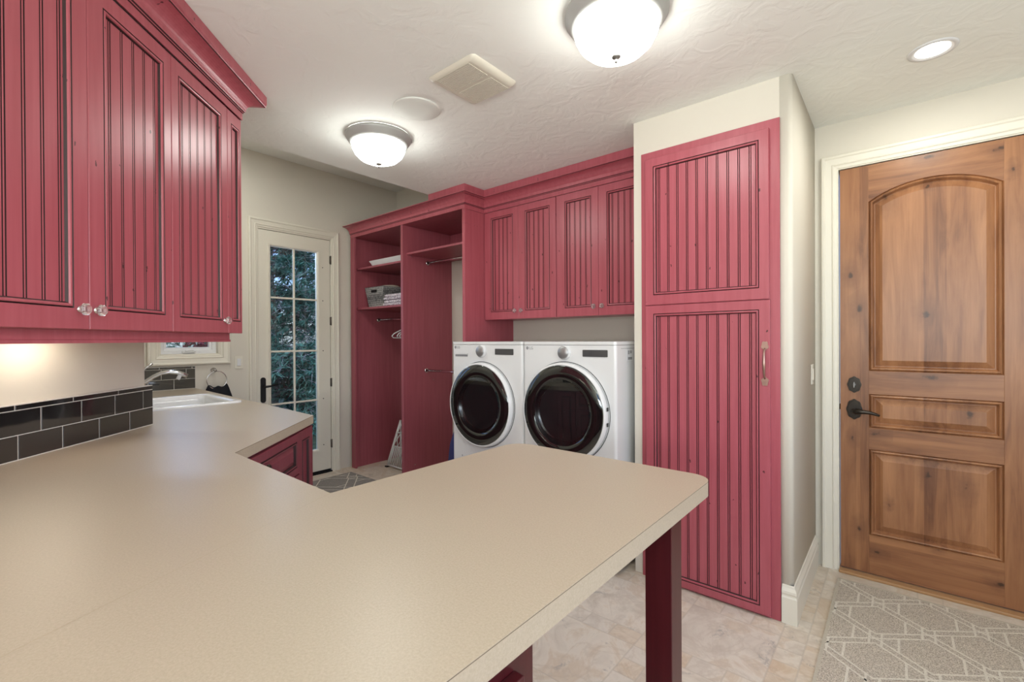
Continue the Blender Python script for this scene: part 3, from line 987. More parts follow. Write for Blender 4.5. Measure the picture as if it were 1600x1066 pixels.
# mitre seam from the inside corner back to the diagonal
sm = M()
p0 = Vector((Dd[0], Dd[1])); p1 = Vector((-.62, -.55)); dr_ = (p1 - p0).normalized(); nn = Vector((dr_.y, -dr_.x)) * .0005
sm.add([(p0.x - nn.x, p0.y - nn.y, ZK + .0002), (p1.x - nn.x, p1.y - nn.y, ZK + .0002), (p1.x + nn.x, p1.y + nn.y, ZK + .0002), (p0.x + nn.x, p0.y + nn.y, ZK + .0002)], [(0, 1, 2, 3)])
sm.build('seam', simple('seam_filler', (.40, .32, .22), .5), CT)

# --- backsplashes
def tile_rows(m, rows, x0, x1, y, mp):
    """rows: (z0, z1, [cut positions])"""
    g = .0035
    for z0, z1, cuts in rows:
        xs = [x0] + sorted(c for c in cuts if x0 < c < x1) + [x1]
        for a, b in zip(xs, xs[1:]):
            a_, b_ = a + g / 2, b - g / 2
            e = .0012
            f = [(a_, b_, z0 + g / 2, z1 - g / 2, 0), (a_, b_, z0 + g / 2, z1 - g / 2, .0085), (a_ + e, b_ - e, z0 + g / 2 + e, z1 - g / 2 - e, .0095)]
            m.loops(f, mp, 1, cap=True)


zt = [ZK + .002, ZK + .086, ZK + .171, ZK + .190]
BS = M()
BS.box(.45, 2.378, 1.5390, 1.558, ZK, zt[3] + .002, 0)
tile_rows(BS, [(zt[0], zt[1], [1.710 - .172 * k for k in range(-3, 8)]), (zt[1], zt[2], [1.795 - .1725 * k for k in range(-3, 8)]), (zt[2], zt[3], [1.700 - .23 * k for k in range(-3, 6)])], .45, 2.378, 0, lambda u, v, w_: (u, 1.5465 - w_, v))
tag(BS.build('tile_backsplash', [GROUT, TILE], loc=(1.4, 1.55, ZK), rot=ROT), 'black tile backsplash on the diagonal wall, above the near counter', 'backsplash', 'black tile backsplashes')
BS = M()
BS.box(XG + .001, XG + .0160, .575, 1.281, ZK, zt[3] + .002, 0)
tile_rows(BS, [(zt[0], zt[1], [1.129 - .172 * k for k in range(0, 5)]), (zt[1], zt[2], [1.215, 1.043, .871, .70]), (zt[2], zt[3], [1.257, 1.031, .80])], .575, 1.281, 0, lambda u, v, w_: (XG + .0085 + w_, u, v))
tag(BS.build('tile_backsplash', [GROUT, TILE], loc=(XG, .95, ZK)), 'short black tile backsplash behind the faucet, below the window', 'backsplash', 'black tile backsplashes')

# --- sink
SK = thing('sink', 'white drop-in laundry sink set in the counter below the window', 'sink', ((SX0 + SX1) / 2, (SY0 + SY1) / 2, ZK))
m = M()
seq = [(0, .0005, .05), (.001, .010, .05), (.008, .014, .045), (.038, .012, .045), (.048, .004, .04), (.056, -.03, .04), (.075, -.19, .05), (.11, -.215, .06)]
rings = [rrect(SX0 + i, SX1 - i, SY0 + i, SY1 - i, r, 6) for i, z, r in seq]
n = len(rings[0])
vs = [(x, y, ZK + z) for ring, (i, z, r) in zip(rings, seq) for x, y in ring]
m.add(vs, [(a * n + k, a * n + (k + 1) % n, (a + 1) * n + (k + 1) % n, (a + 1) * n + k) for a in range(len(seq) - 1) for k in range(n)], 0, True)
m.add([vs[(len(seq) - 1) * n + k] for k in range(n)], [tuple(range(n))], 0)
m.build('basin', SINKM, SK)
M().lathe([(.04, .002), (.035, .004), (.028, .001), (.0005, .001)], ((SX0 + SX1) / 2, (SY0 + SY1) / 2, ZK - .215), 'z', 20).build('drain', CHROME, SK)

FA = thing('faucet', 'chrome arched faucet with a short spray head behind the sink', 'faucet', (-4.07, .78, ZK))
M().lathe([(.030, .0005), (.030, .008), (.022, .014), (.020, .10), (.021, .125), (.012, .135), (.0005, .136)], (-4.07, .78, ZK), 'z', 20).build('base', CHROME, FA)
sp = [(-4.065, .795, 1.075), (-4.05, .830, 1.105), (-4.03, .870, 1.140), (-4.01, .910, 1.163), (-4.0, .955, 1.170), (-4.0, 1.000, 1.163), (-4.0, 1.035, 1.148), (-4.0, 1.062, 1.133)]
M().tube(sp, [.015, .0145, .0135, .0135, .014, .015, .0165, .015], 14).build('spout', CHROME, FA)
M().tube([(-4.0, 1.022, 1.148), (-4.0, 1.012, 1.128), (-4.0, 1.004, 1.112)], [.012, .013, .012], 12).build('spray_head', WHITE_PL, FA)
M().tube([(-4.07, .78, ZK + .13), (-4.068, .80, 1.165), (-4.06, .835, 1.205), (-4.05, .868, 1.232)], [.010, .008, .007, .008], 10).build('handle', CHROME, FA)

# --- towel ring and towel, switches
ry, rz = 1.432, 1.047
TR = thing('towel_ring', 'chrome towel ring on the wall beside the garden door casing', 'towel ring', (XG, ry, 1.13))
M().lathe([(.024, 0), (.024, .005), (.016, .010), (.010, .020), (.010, .045), (.013, .055), (.0005, .060)], (XG, ry - .012, 1.132), '+x', 18).build('mount', CHROME, TR)
M().tube([(XG + .05, ry + .077 * math.sin(a), 1.047 + .077 * math.cos(a)) for a in [2 * math.pi * k / 40 for k in range(40)]], .0042, 8, closed=True).build('ring', CHROME, TR)
m = M()
nu, nv = 22, 12
vs = []; fs = []
for side in (0, 1):
    for j in range(nv + 1):
        for i in range(nu + 1):
            u = i / nu; v = j / nv
            y = ry + (u - .5) * (.150 + .085 * min(1, v * 1.6)) + .006
            arc_ = 1.047 - math.sqrt(max(0, .074 ** 2 - (min(.07, abs(y - ry))) ** 2)) * (1 if v == 0 else 1)
            top = .990 + .016 * (2 * u - 1) ** 2 + .006 * math.sin(u * 15)
            z = top - v * .22
            fold = .010 * math.sin(u * 19 + side) * (.4 + v)
            x = XG + .05 + (.012 if side else -.012) * min(1, v * 6) + fold * (.5 if side else .3)
            vs.append((x, y, z))
    b0 = side * (nu + 1) * (nv + 1)
    for j in range(nv):
        for i in range(nu):
            q = b0 + j * (nu + 1) + i
            fs.append((q, q + 1, q + nu + 2, q + nu + 1))
m.add(vs, fs, 0, True)
o = m.build('hand_towel', TOWELB, loc=(XG + .05, ry, .78))
sd = o.modifiers.new('thick', 'SOLIDIFY'); sd.thickness = .006
tag(o, 'black hand towel hanging from the chrome ring', 'towel')

LS = thing('light_switch', 'white rocker switch on the wall between window and garden door', 'switch', (XG, 1.626, 1.194), 0, 'wall switches')
M().box(XG + .0005, XG + .006, 1.590, 1.660, 1.137, 1.251).build('plate', TRIM, LS, bevel=.002)
M().box(XG + .006, XG + .011, 1.609, 1.641, 1.161, 1.227).build('rocker', WHITE_PL, LS, bevel=.002)
LS = thing('light_switch', 'cream switch plate seen edge-on beside the wooden door', 'switch', (XS, 3.203, 1.175), 0, 'wall switches')
M().box(XS + .0005, XS + .006, 3.168, 3.238, 1.117, 1.233).build('plate', TRIM, LS, bevel=.002)
M().box(XS + .006, XS + .011, 3.187, 3.219, 1.142, 1.208).build('rocker', TRIM, LS, bevel=.002)

# ------------------------------------------------------------------ things in the closet
def frustum(m, c, w0, d0, w1, d1, z0, z1, mi=0, th=.006):
    cx, cy = c
    q = lambda w_, d_, z: [(cx - w_ / 2, cy - d_ / 2, z), (cx + w_ / 2, cy - d_ / 2, z), (cx + w_ / 2, cy + d_ / 2, z), (cx - w_ / 2, cy + d_ / 2, z)]
    vs = q(w0, d0, z0) + q(w1, d1, z1) + q(w1 - 2 * th, d1 - 2 * th, z1) + q(w0 - 2 * th, d0 - 2 * th, z0 + th)
    fs = [(3, 2, 1, 0)] + [(i, (i + 1) % 4, 4 + (i + 1) % 4, 4 + i) for i in range(4)] + [(4 + i, 4 + (i + 1) % 4, 8 + (i + 1) % 4, 8 + i) for i in range(4)] + \
         [(8 + i, 8 + (i + 1) % 4, 12 + (i + 1) % 4, 12 + i) for i in range(4)] + [(12, 13, 14, 15)]
    m.add(vs, fs, mi)
    return m


BK = thing('storage_basket', 'grey woven basket on the lower closet shelf', 'basket', (-4.33, 3.03, 1.739))
bk = frustum(M(), (-4.335, 3.03), .27, .28, .345, .34, 1.7395, 1.965).build('body', WEAVE, BK, bevel=.004)
M().box(-4.385, -4.285, 2.857, 2.864, 1.905, 1.932).build('hand_hole', BLACKM, BK, bevel=.008)
m = M()
m.lathe([(.135, -.02), (.12, .02), (.08, .045), (.03, .05), (.0005, .051)], (-4.31, 3.06, 1.945), 'z', 20)
o = m.build('folded_linen', LINEN, loc=(-4.31, 3.06, 1.92)); tag(o, 'cream linen bundled inside the grey basket', 'linen')
CLO = M()
for kk in range(4):
    zz = 1.7405 + kk * .030
    pts = [(-4.075 + .006 * kk, zz + .002), (-4.09 + .006 * kk, zz + .014), (-4.07 + .006 * kk, zz + .027), (-3.73, zz + .028 + .004 * math.sin(kk)), (-3.72, zz + .001)]
    CLO.prism(pts, 2.80 + .01 * (kk % 2), 3.12, mp=fy)
tag(CLO.build('folded_blanket', PURPLE, loc=(-3.9, 2.96, 1.74), bevel=.006), 'folded purple and white patterned cloth beside the grey basket', 'blanket')
TRY = frustum(M(), (-4.04, 3.02), .54, .36, .62, .42, 2.1725, 2.236)
tag(TRY.build('storage_tray', WHITE_PL, loc=(-4.04, 3.02, 2.1725), bevel=.004), 'shallow white tray on the upper closet shelf', 'tray')
# hangers on the left rod
for i, (x, tilt) in enumerate(((-3.955, .10), (-3.90, -.04), (-3.84, .05))):
    m = M()
    hk = [(x, 3.05 + .0165 * math.cos(a), 1.618 + .0165 * math.sin(a)) for a in [math.radians(-20 + 22 * k) for k in range(11)]]
    hk = [(x, 3.05, 1.535), (x, 3.05, 1.57), (x + .0, 3.066, 1.604)] + hk
    m.tube(hk, .002, 6)
    body = [(x, 3.05, 1.537)]
    for s_ in (-1,):
        pass
    sh = [(0, 1.537), (-.10, 1.497), (-.19, 1.455), (-.215, 1.430), (-.20, 1.412), (-.10, 1.408), (0, 1.407), (.10, 1.408), (.20, 1.412), (.215, 1.430), (.19, 1.455), (.10, 1.497)]
    m.tube([(x + tilt * a, 3.05 + a, z) for a, z in sh], .0055, 8, closed=True)
    lab = ['white plastic hanger on the closet rod, farthest left of three', 'white plastic hanger on the closet rod, middle of three', 'white plastic hanger on the closet rod, nearest the divider'][i]
    tag(m.build('clothes_hanger', WHITE_PL, loc=(x, 3.05, 1.63)), lab, 'hanger', 'hangers on the closet rod')
# folded step stool
ST = thing('step_stool', 'folded white lattice step stool standing on the closet floor', 'stool', (-4.0, 3.02, 0))
SX = -4.03


def slat(m, p, q, r=.011):
    m.tube([p, q], r, 6)


def stool_pt(u, z, back=0):                # u -1..1 across; narrows with height, leans back
    return (SX + u * (.262 - .10 * z / .51), 2.985 + .115 * z / .51 + back, z)


m = M()
for u in (-1, 1):
    slat(m, stool_pt(u, .014), stool_pt(u, .505), .014)
for z in (.022, .225, .375, .498): slat(m, stool_pt(-1, z), stool_pt(1, z), .010)
m.build('frame', WHITE_PL, ST)
m = M()
for kk in range(1, 16):
    u = -1 + 2 * kk / 16
    slat(m, stool_pt(u, .025), stool_pt(u, .225), .006)
for z0, z1 in ((.225, .375), (.375, .498)):
    for kk in range(6):
        u = -1 + 2 * kk / 6
        slat(m, stool_pt(u, z0), stool_pt(u + 1 / 3, z1), .005); slat(m, stool_pt(u + 1 / 3, z0), stool_pt(u, z1), .005)
m.build('lattice', WHITE_PL, ST)
m = M()
for u in (-1, 1): slat(m, (SX + u * .262, 3.16, .014), stool_pt(u, .49, .012), .012)
slat(m, (SX - .262, 3.16, .03), (SX + .262, 3.16, .03), .010)
m.build('rear_leg', WHITE_PL, ST)
for u in (-1, 1): M().box(SX + u * .262 - .018, SX + u * .262 + .018, 2.967, 3.003, 0, .014).build('foot', BLACKPL, ST)

m = M()
m.add([(-4.395, 3.30, 0), (-4.10, 3.30, 0), (-4.10, 3.325, 0), (-4.395, 3.325, 0), (-4.37, 3.335, 1.0), (-4.10, 3.335, 1.0), (-4.10, 3.358, 1.0), (-4.37, 3.358, 1.0)],
      [(3, 2, 1, 0), (4, 5, 6, 7), (0, 1, 5, 4), (1, 2, 6, 5), (2, 3, 7, 6), (3, 0, 4, 7)])
tag(m.build('wooden_board', BROWNB, loc=(-4.25, 3.32, 0)), 'brown wooden board leaning on the wall behind the white stool', 'board')
# navy bag between divider and left machine
m = M()
nz, na = 10, 20
prof = [(.0, .105), (.01, .125), (.12, .135), (.30, .130), (.45, .105), (.56, .06), (.63, .02), (.65, .002)]
vs = []; fs = []
for z, r in prof:
    for k in range(na):
        a = 2 * math.pi * k / na
        vs.append((-2.98 + r * math.cos(a) * 1.0 - .02 * z, 2.83 + r * .55 * math.sin(a) * (1 + .1 * math.sin(3 * a)), z + .001))
for i in range(len(prof) - 1):
    for k in range(na):
        l = (k + 1) % na
        fs.append((i * na + k, i * na + l, (i + 1) * na + l, (i + 1) * na + k))
fs.append(tuple(range(na)))
m.add(vs, fs, 0, True)
tag(m.build('laundry_bag', BLUEBAG, loc=(-2.98, 2.83, 0)), 'navy cloth bag standing beside the left white machine', 'bag')

# ------------------------------------------------------------------ laundry machines
WYF = 2.437


def text_part(txt, size, loc, mat, parent, name='lettering', rot=(math.pi / 2, 0, 0), ext=.0004):
    cu = bpy.data.curves.new('t', 'FONT'); cu.body = txt; cu.size = size; cu.extrude = ext
    tmp = bpy.data.objects.new('t', cu); COL.objects.link(tmp)
    bpy.context.view_layer.update()
    me = bpy.data.meshes.new_from_object(tmp.evaluated_get(bpy.context.evaluated_depsgraph_get()))
    bpy.data.objects.remove(tmp); bpy.data.curves.remove(cu)
    me.name = name
    me.materials.clear(); me.materials.append(mat)
    o = bpy.data.objects.new(name, me); COL.objects.link(o); o.parent = parent
    off = OFF[parent]
    o.location = Vector(loc) - Vector(off); o.rotation_euler = rot
    OFF[o] = off
    return o


def machine(name, label, x0, x1, cx, cz, R, dryer):
    t = thing(name, label, 'washing machine' if not dryer else 'dryer', ((x0 + x1) / 2, WYF + .35, .36))
    y1 = YB - .10
    zb, zt_ = .362, 1.373
    b = M().prism(rrect(x0, x1, WYF, y1, .018, 5), zb, zt_ - .022).build('body', WHITE, t)
    b2 = M().prism(rrect(x0 - .001, x1 + .001, WYF - .003, y1, .018, 5), zt_ - .020, zt_).build('top_lid', WHITE, t, bevel=.005)
    yf = WYF - .001
    # door: white ring, black glass, porthole, bowl
    dpt = .046
    ring = M().lathe([(R - .02, .001), (R + .003, .001), (R + .004, dpt - .022), (R + .001, dpt - .010), (R - .004, dpt - .003), (R - .008, dpt), (R - .012, dpt - .001), (R - .012, dpt - .008)], (cx, yf, cz), '-y', 80).build('door', WHITE, t)
    M().lathe([(R + .0065, .0002), (R + .0105, .0002), (R + .0105, .0004)], (cx, yf, cz), '-y', 80).build('door_gap', BLACKPL, t)
    M().lathe([(R - .0118, dpt - .004), (R - .016, dpt + .001), (R - .06, dpt + .004), (R - .098, dpt + .005), (R - .100, dpt + .001)], (cx, yf, cz), '-y', 80).build('door_glass', BLACKG, ring)
    M().lathe([(R - .0995, dpt + .005), (R * .45, dpt + .0065), (.001, dpt + .007)], (cx, yf, cz), '-y', 72).build('porthole', PORT, ring)
    M().lathe([(R - .100, dpt - .002), (R - .112, dpt - .012), (R - .125, dpt - .024), (R - .150, dpt - .028), (R - .165, dpt - .038), (.10, dpt - .041), (.001, dpt - .042)], (cx, yf, cz), '-y', 72, [1, 1, 0, 0, 0, 0]).build('bowl', [TUBG, ALU], ring)
    # dial
    dl = M().lathe([(.045, 0), (.045, .010), (.041, .014), (.0405, .022), (.036, .027), (.0005, .028)], (cx, yf, 1.304), '-y', 40, [1, 1, 1, 0, 0]).build('dial', [DIALM, WHITE], t)
    # display
    dxa, dxb = (cx + .130, cx + .300)
    M().prism(rrect(dxa, dxb, 1.281, 1.323, .004, 3), yf - .002, yf, mp=fy).build('display', DGREY, t)
    if not dryer:
        dw = M().prism(rrect(x0 + .035, x0 + .168, 1.262, 1.286, .004, 3), yf - .0015, yf, mp=fy).build('detergent_drawer', GREY, t)
        M().box(x0 + .036, x0 + .167, yf - .006, yf - .0013, 1.278, 1.285).build('drawer_lip', WHITE, dw)
    # logo: small red-grey roundel and two letters
    lx = x0 + .036
    M().lathe([(.011, .0006), (.0001, .0006)], (lx, yf, 1.331), '-y', 20).build('roundel', GREY, t)
    text_part('LG', .026, (lx + .017, yf - .0006, 1.322), GREY, t)
    if dryer:
        for zz in (cz + .045, cz - .045):
            M().box(cx + R + .0035, cx + R + .006, yf - .034, yf - .014, zz - .011, zz + .011).build('hinge_cover', BLACKPL, ring)
        # side: seams and rating sticker
        M().box(x1, x1 + .001, WYF + .06, y1 - .02, 1.330, 1.333).build('side_seam', GREY, t)
        sk = M().box(x1, x1 + .0012, WYF + .135, WYF + .215, 1.255, 1.325).build('sticker', WHITE_PL, t); sk['label'] = 'small printed sticker on the side panel'
        m = M()
        m.box(x1 + .001, x1 + .0017, WYF + .150, WYF + .170, 1.295, 1.318); m.box(x1 + .001, x1 + .0017, WYF + .178, WYF + .200, 1.300, 1.318); m.box(x1 + .001, x1 + .0017, WYF + .150, WYF + .205, 1.262, 1.278)
        m.build('print', GREY, sk)
    M().lathe([(.006, .0008), (.0001, .0008)], (x0 + .105, yf, .512), '-y', 10).build('screw_cap', GREY, t)
    p = thing('laundry_pedestal', 'white pedestal drawer under the %s machine' % ('right' if dryer else 'left'), 'pedestal', ((x0 + x1) / 2, WYF + .35, 0), 0, 'pedestals under the laundry machines')
    M().prism(rrect(x0 + .001, x1 - .001, WYF + .012, y1, .015, 4), .030, .360).build('body', WHITE, p)
    dw = M().box(x0 + .006, x1 - .006, WYF - .004, WYF + .0115, .040, .352).build('drawer', WHITE, p, bevel=.006)
    M().tube([(cx - .14, WYF - .004, .30), (cx - .14, WYF - .03, .30), (cx + .14, WYF - .03, .30), (cx + .14, WYF - .004, .30)], .008, 8).build('handle', CHROME, dw)
    for x in (x0 + .045, x1 - .045):
        for y in (WYF + .05, y1 - .06):
            M().lathe([(.022, 0), (.022, .008), (.012, .012), (.012, .031)], (x, y, 0), 'z', 14).build('foot', BLACKPL, p)
    return t


machine('washing_machine', 'white front-loading washer with round black glass door, next to the open closet', -2.640, -1.948, -2.326, .916, .302, False)
machine('clothes_dryer', 'white front-loading dryer with large black glass door, next to the tall cabinet', -1.940, -1.252, -1.606, .932, .306, True)

# ------------------------------------------------------------------ ceiling fixtures
def dome_light(x, y, label):
    t = thing('ceiling_light', label, 'ceiling light', (x, y, ZC), 0, 'dome ceiling lights')
    M().lathe([(.196, .0005), (.200, .004), (.200, .017), (.193, .024), (.190, .032), (.183, .039), (.179, .049), (.171, .056), (.150, .058)], (x, y, ZC), '-z', 64).build('trim_ring', TRIMRING, t)
    M().lathe([(.164, .054), (.164, .064), (.159, .088), (.144, .117), (.114, .145), (.074, .162), (.032, .170), (.0005, .171)], (x, y, ZC), '-z', 48).build('glass_dome', DOME, t)
    M().lathe([(.018, .169), (.019, .173), (.015, .178), (.006, .182), (.005, .186), (.007, .190), (.005, .196), (.0004, .198)], (x, y, ZC), '-z', 18).build('finial', NICKEL, t)
    return t


dome_light(-.847, 1.66, 'lit dome ceiling light with grey metal rim at the top edge of view')
dome_light(.6, .2, 'added dome fill light with grey metal rim, out of view behind the counter end')  # unseen third dome, added to brighten the room
dome_light(-2.503, 1.695, 'lit dome ceiling light with grey metal rim, nearer the garden door')

RL2 = thing('recessed_light', 'unseen recessed fill light added in the raised ceiling over the sink', 'ceiling light', (-3.75, 1.25, ZR))  # lamp added out of view to brighten the garden wall
M().lathe([(.088, .0003), (.086, .004), (.072, .006), (.068, .004), (.060, .0008)], (-3.75, 1.25, ZR), '-z', 40).build('trim_ring', WHITE_PL, RL2)
M().lathe([(.061, .0012), (.030, .002), (.0005, .002)], (-3.75, 1.25, ZR), '-z', 32).build('lens', LEDM, RL2)
RL = thing('recessed_light', 'lit recessed ceiling light in front of the wooden door', 'ceiling light', (.122, 2.788, ZC))
M().lathe([(.088, .0003), (.086, .004), (.072, .006), (.068, .004), (.060, .0008)], (.122, 2.788, ZC), '-z', 40).build('trim_ring', WHITE_PL, RL)
M().lathe([(.061, .0012), (.030, .002), (.0005, .002)], (.122, 2.788, ZC), '-z', 32).build('lens', LEDM, RL)
SPK = M().lathe([(.128, .0003), (.130, .004), (.124, .008), (.06, .0085), (.0005, .0085)], (-2.043, 1.628, ZC), '-z', 48)
tag(SPK.build('ceiling_speaker', simple('speaker_grille', (.78, .79, .745), .85), loc=(-2.043, 1.628, ZC)), 'round cream speaker flush with the ceiling, between dome light and fan', 'speaker')
VX0, VX1, VY0, VY1 = -1.765, -1.449, 1.472, 1.788
VT = thing('exhaust_fan', 'square cream exhaust fan cover on the ceiling', 'fan', ((VX0 + VX1) / 2, (VY0 + VY1) / 2, ZC))
m = M()
seq = [(0, .0005, .024), (.002, .006, .024), (.014, .015, .020), (.030, .020, .014), (.036, .020, .012)]
rings = [rrect(VX0 + i, VX1 - i, VY0 + i * .5, VY1 - i * .5, r, 5) for i, z, r in seq]
n = len(rings[0])
vs = [(x, y, ZC - z) for ring, (i, z, r) in zip(rings, seq) for x, y in ring]
m.add(vs, [(a * n + k, a * n + (k + 1) % n, (a + 1) * n + (k + 1) % n, (a + 1) * n + k) for a in range(len(seq) - 1) for k in range(n)], 0, True)
m.add([(x, y, ZC - .020) for x, y in rings[-1]], [tuple(range(n))], 0)
m.build('cover', CREAM, VT)
ym = (VY0 + VY1) / 2


def grille(y0, y1):
    m = M()
    a, b = VX0 + .050, VX1 - .050
    m.box(a, b, y0, y1, ZC - .0205, ZC - .0195, 1)
    for k in range(27):
        x = a + (b - a) * k / 26
        m.box(x - .0020, x + .0020, y0, y1, ZC - .0225, ZC - .0205)
    for k in range(13):
        y = y0 + (y1 - y0) * k / 12
        m.box(a, b, y - .0020, y + .0020, ZC - .0226, ZC - .0205)
    return m.build('grille', [CREAM, simple('fan_shadow_plastic', (.24, .21, .165), .6)], VT)


grille(VY0 + .018, ym - .012); grille(ym + .012, VY1 - .018)

# ------------------------------------------------------------------ rugs
def rug(name_label, x0, x1, y0, y1, mats, lat):
    m = M()
    h = .010
    m.box(x0, x1, y0, y1, .0005, h, 0)
    e = .009
    m.box(x0 - .004, x0 + e, y0, y1, .0005, h + .0012, 2); m.box(x1 - e, x1 + .004, y0, y1, .0005, h + .0012, 2)
    m.box(x0, x1, y0 - .004, y0 + e, .0005, h + .0012, 2); m.box(x0, x1, y1 - e, y1 + .004, .0005, h + .0012, 2)

    def clip(p, q):
        # Liang-Barsky
        t0, t1 = 0., 1.
        dx, dy = q[0] - p[0], q[1] - p[1]
        for pp, qq in ((-dx, p[0] - x0 - e), (dx, x1 - e - p[0]), (-dy, p[1] - y0 - e), (dy, y1 - e - p[1])):
            if abs(pp) < 1e-9:
                if qq < 0: return None
            else:
                r = qq / pp
                if pp < 0: t0 = max(t0, r)
                else: t1 = min(t1, r)
        if t0 >= t1: return None
        return (p[0] + dx * t0, p[1] + dy * t0), (p[0] + dx * t1, p[1] + dy * t1)

    cnt = [0]

    def line(p, q, w=.0046):
        c = clip(p, q)
        if not c: return
        p, q = Vector(c[0]), Vector(c[1])
        d = (q - p)
        if d.length < .004: return
        d.normalize(); n = Vector((-d.y, d.x)) * w
        cnt[0] += 1
        z = h + .0010 + (cnt[0] % 7) * .00004
        p = p - d * .003; q = q + d * .003
        vs = [(p - n), (q - n), (q + n), (p + n)]
        m.add([(v.x, v.y, z) for v in vs], [(0, 1, 2, 3)], 1)
    ox, oy, px, py, hw_, hs, ha = lat     # origin, column pitch, row pitch, half width, half side, apex height
    i0, i1 = int((x0 - ox) / px) - 2, int((x1 - ox) / px) + 2
    j0, j1 = int((y0 - oy) / py) - 2, int((y1 - oy) / py) + 2
    for i in range(i0, i1 + 1):
        for j in range(j0, j1 + 1):
            cx = ox + i * px; cy = oy + j * py + (py / 2 if i % 2 else 0)
            V = [(cx, cy + ha), (cx + hw_, cy + hs), (cx + hw_, cy - hs), (cx, cy - ha), (cx - hw_, cy - hs), (cx - hw_, cy + hs)]
            for a in range(6): line(V[a], V[(a + 1) % 6])
            for s_ in (-1, 1):
                line((cx + s_ * .022, cy + ha - .012), (cx + s_ * .022, cy + py - ha + .012))
                # strands run on past the corners
                dx_, dy_ = hw_, ha - hs
                line((cx + s_ * hw_, cy + hs), (cx + s_ * (hw_ + .85 * dx_), cy + hs - .85 * dy_))
                line((cx + s_ * hw_, cy - hs), (cx + s_ * (hw_ + .85 * dx_), cy - hs + .85 * dy_))
    o = m.build('area_rug', mats, loc=((x0 + x1) / 2, (y0 + y1) / 2, 0), fixn=False)
    return tag(o, name_label, 'rug', 'trellis rugs')


LAT = (-.080, 2.860, .188, .365, .106, .060, .140)
rug('taupe rug with cream trellis lines in front of the wooden door', -.262, 1.45, .95, 3.222, [RUG, RUGL, RUGE], LAT)
rug('grey trellis rug on the floor by the garden door', -4.385, -2.95, 1.55, 2.605, [RUG2, RUGL, RUG2], (-4.2, 2.3, .300, .42, .155, .05, .17))

# ------------------------------------------------------------------ outdoors
struct(M().box(-16, -4.76, -8, 14, -.25, -.15).build('ground', LAWN), 'lawn outside the garden door')


def needles(m, p, d, n, L, w):
    for _ in range(n):
        v = Vector((random.gauss(0, 1), random.gauss(0, 1), random.gauss(0, .8))).normalized()
        v = (v + d * .9).normalized() * L * random.uniform(.6, 1.2)
        s_ = v.cross(Vector((random.random(), random.random(), random.random()))).normalized() * w
        q = p + d * random.uniform(0, .06)
        m.add([q - s_, q + s_, q + v], [(0, 1, 2)])


PT = thing('pine_tree', 'dark green pine tree outside the garden door', 'tree', (-8.3, 3.4, -.15))
m = M()
tk = M().tube([(-8.3, 3.4, -.15), (-8.28, 3.42, 1.2), (-8.33, 3.4, 2.6), (-8.3, 3.42, 4.6)], [.15, .12, .09, .04], 10)
tk.build('trunk', BARK, PT)
br = M()
for i in range(290):
    z = random.uniform(-.05, 4.0)
    a = random.uniform(-math.pi * .62, math.pi * .62)
    L = random.uniform(.7, 1.7) * (1 - .12 * max(0, z))
    base = Vector((-8.3, 3.4, z))
    dirv = Vector((math.cos(a), math.sin(a), random.uniform(-.25, .35)))
    p0 = base; pts = [p0]
    for k in range(1, 6):
        pts.append(base + dirv * L * k / 5 + Vector((0, random.uniform(-.04, .04), -.10 * (k / 5) ** 2 + random.uniform(-.03, .03))))
    br.tube(pts, [.016, .013, .010, .008, .006, .003], 5)
    for k in range(2, 6):
        for _ in range(5):
            side = (dirv + Vector((random.gauss(0, .6), random.gauss(0, .6), random.gauss(0, .5)))).normalized()
            tip = pts[k] + side * random.uniform(.05, .25)
            br.tube([pts[k], tip], [.004, .002], 4)
            needles(m, tip, side, 13, .13, .010)
br.build('branch', BARK, PT)
m.build('foliage', LEAF, PT, fixn=False)
RS = thing('shrub', 'dark red leafy shrub outside the window over the sink', 'shrub', (-6.4, 1.95, -.15))
m = M()
for i in range(1500):
    a = random.uniform(0, 2 * math.pi); r = .55 * math.sqrt(random.random()); z = random.uniform(.1, 1.9)
    p = Vector((-6.4 + .6 * r * math.cos(a), 1.98 + r * math.sin(a) * .55, z))
    d = Vector((random.gauss(0, 1), random.gauss(0, 1), random.gauss(0, 1))).normalized() * .07
    s_ = d.orthogonal().normalized() * .025
    m.add([p, p + d * .5 + s_, p + d, p + d * .5 - s_], [(0, 1, 2, 3)])
m.build('foliage', REDLEAF, RS, fixn=False)
M().tube([(-6.4, 1.98, -.15), (-6.4, 1.98, .6), (-6.38, 1.99, 1.3)], [.04, .03, .015], 8).build('stem', BARK, RS)

# ------------------------------------------------------------------ light
wd = bpy.data.worlds.new('World'); SC.world = wd; wd.use_nodes = True
t = wd.node_tree
bg = t.nodes['Background']
sky = N(t, 'ShaderNodeTexSky')
sky.sky_type = 'NISHITA'; sky.sun_disc = False; sky.sun_elevation = math.radians(38); sky.sun_rotation = math.radians(80)
hs = N(t, 'ShaderNodeMix', data_type='RGBA', blend_type='MULTIPLY'); hs.inputs[0].default_value = 1; hs.inputs[7].default_value = (.80, .92, 1.25, 1)
t.links.new(sky.outputs[0], hs.inputs[6]); t.links.new(hs.outputs[2], bg.inputs[0])
bg.inputs[1].default_value = .24


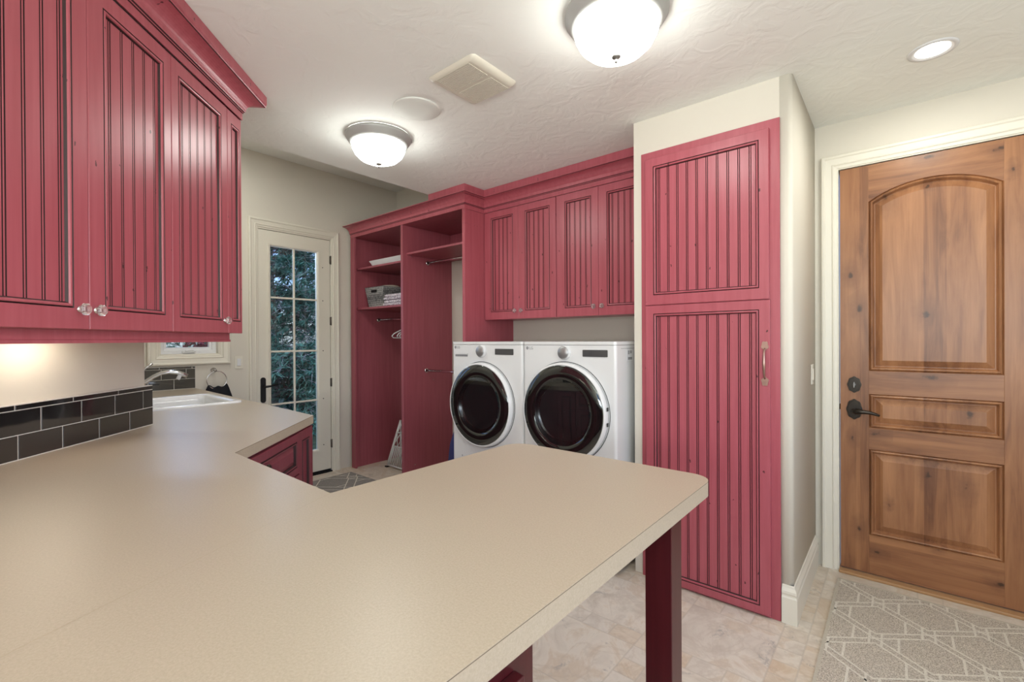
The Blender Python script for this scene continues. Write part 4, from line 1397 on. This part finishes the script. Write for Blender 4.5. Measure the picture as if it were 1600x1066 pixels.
def area(name, loc, sx, sy, power, col, rot=(0, 0, 0), shape='RECTANGLE'):
    l = bpy.data.lights.new(name, 'AREA'); l.energy = power; l.color = col; l.shape = shape; l.size = sx; l.size_y = sy
    o = bpy.data.objects.new(name, l); COL.objects.link(o); o.location = loc; o.rotation_euler = rot
    return o


area('recessed_lamp_beam', (.122, 2.788, ZC - .015), .12, .12, 6, (.96, .97, .90), shape='DISK')
area('sink_fill_beam', (-3.75, 1.25, ZR - .02), .12, .12, 12, (.96, .985, .93), shape='DISK')  # beam of the added fill light over the sink
o = area('under_cabinet_beam', (*dg(1.74, -1.45), 1.407), .16, .04, .42, (1, .88, .72))
o.rotation_euler = (Matrix.Rotation(ROT, 3, 'Z') @ Matrix.Rotation(math.radians(48), 3, 'X')).to_euler()
# fill lights added at the openings behind the camera, tilted up at the ceiling
area('fill_front', (.6, YFW - .06, 1.55), 1.85, 1.2, 125, (.94, .99, .98), (math.radians(90 + 58), 0, 0))
area('fill_right', (XRW + .06, .8, 1.55), 2.75, 1.2, 24, (.94, .99, .98), (math.radians(90 + 40), 0, math.radians(90)))
# cool open sky over the garden door
area('sky_over_garden_door', (-5.7, 2.15, 3.3), 1.6, 1.2, 150, (.58, .72, 1), (0, math.radians(-50), 0))

# ------------------------------------------------------------------ camera
F = 720.008; yaw, pit, rol = math.radians(39.922), math.radians(-.218), math.radians(-.311)
fw = Vector((-math.sin(yaw) * math.cos(pit), math.cos(yaw) * math.cos(pit), math.sin(pit)))
rt = Vector((math.cos(yaw), math.sin(yaw), 0)); up = rt.cross(fw)
r2 = rt * math.cos(rol) + up * math.sin(rol); u2 = up * math.cos(rol) - rt * math.sin(rol)
cam = bpy.data.cameras.new('camera'); cam.sensor_width = 36; cam.lens = 36 * F / 1600; cam.clip_start = .02
co = bpy.data.objects.new('camera', cam); COL.objects.link(co)
co.matrix_world = Matrix(((r2.x, u2.x, -fw.x, 0), (r2.y, u2.y, -fw.y, 0), (r2.z, u2.z, -fw.z, 1.39), (0, 0, 0, 1)))
SC.camera = co
vs_ = SC.view_settings
vs_.view_transform = 'Standard'; vs_.look = 'None'; vs_.exposure = 0; vs_.gamma = 1; vs_.use_curve_mapping = False
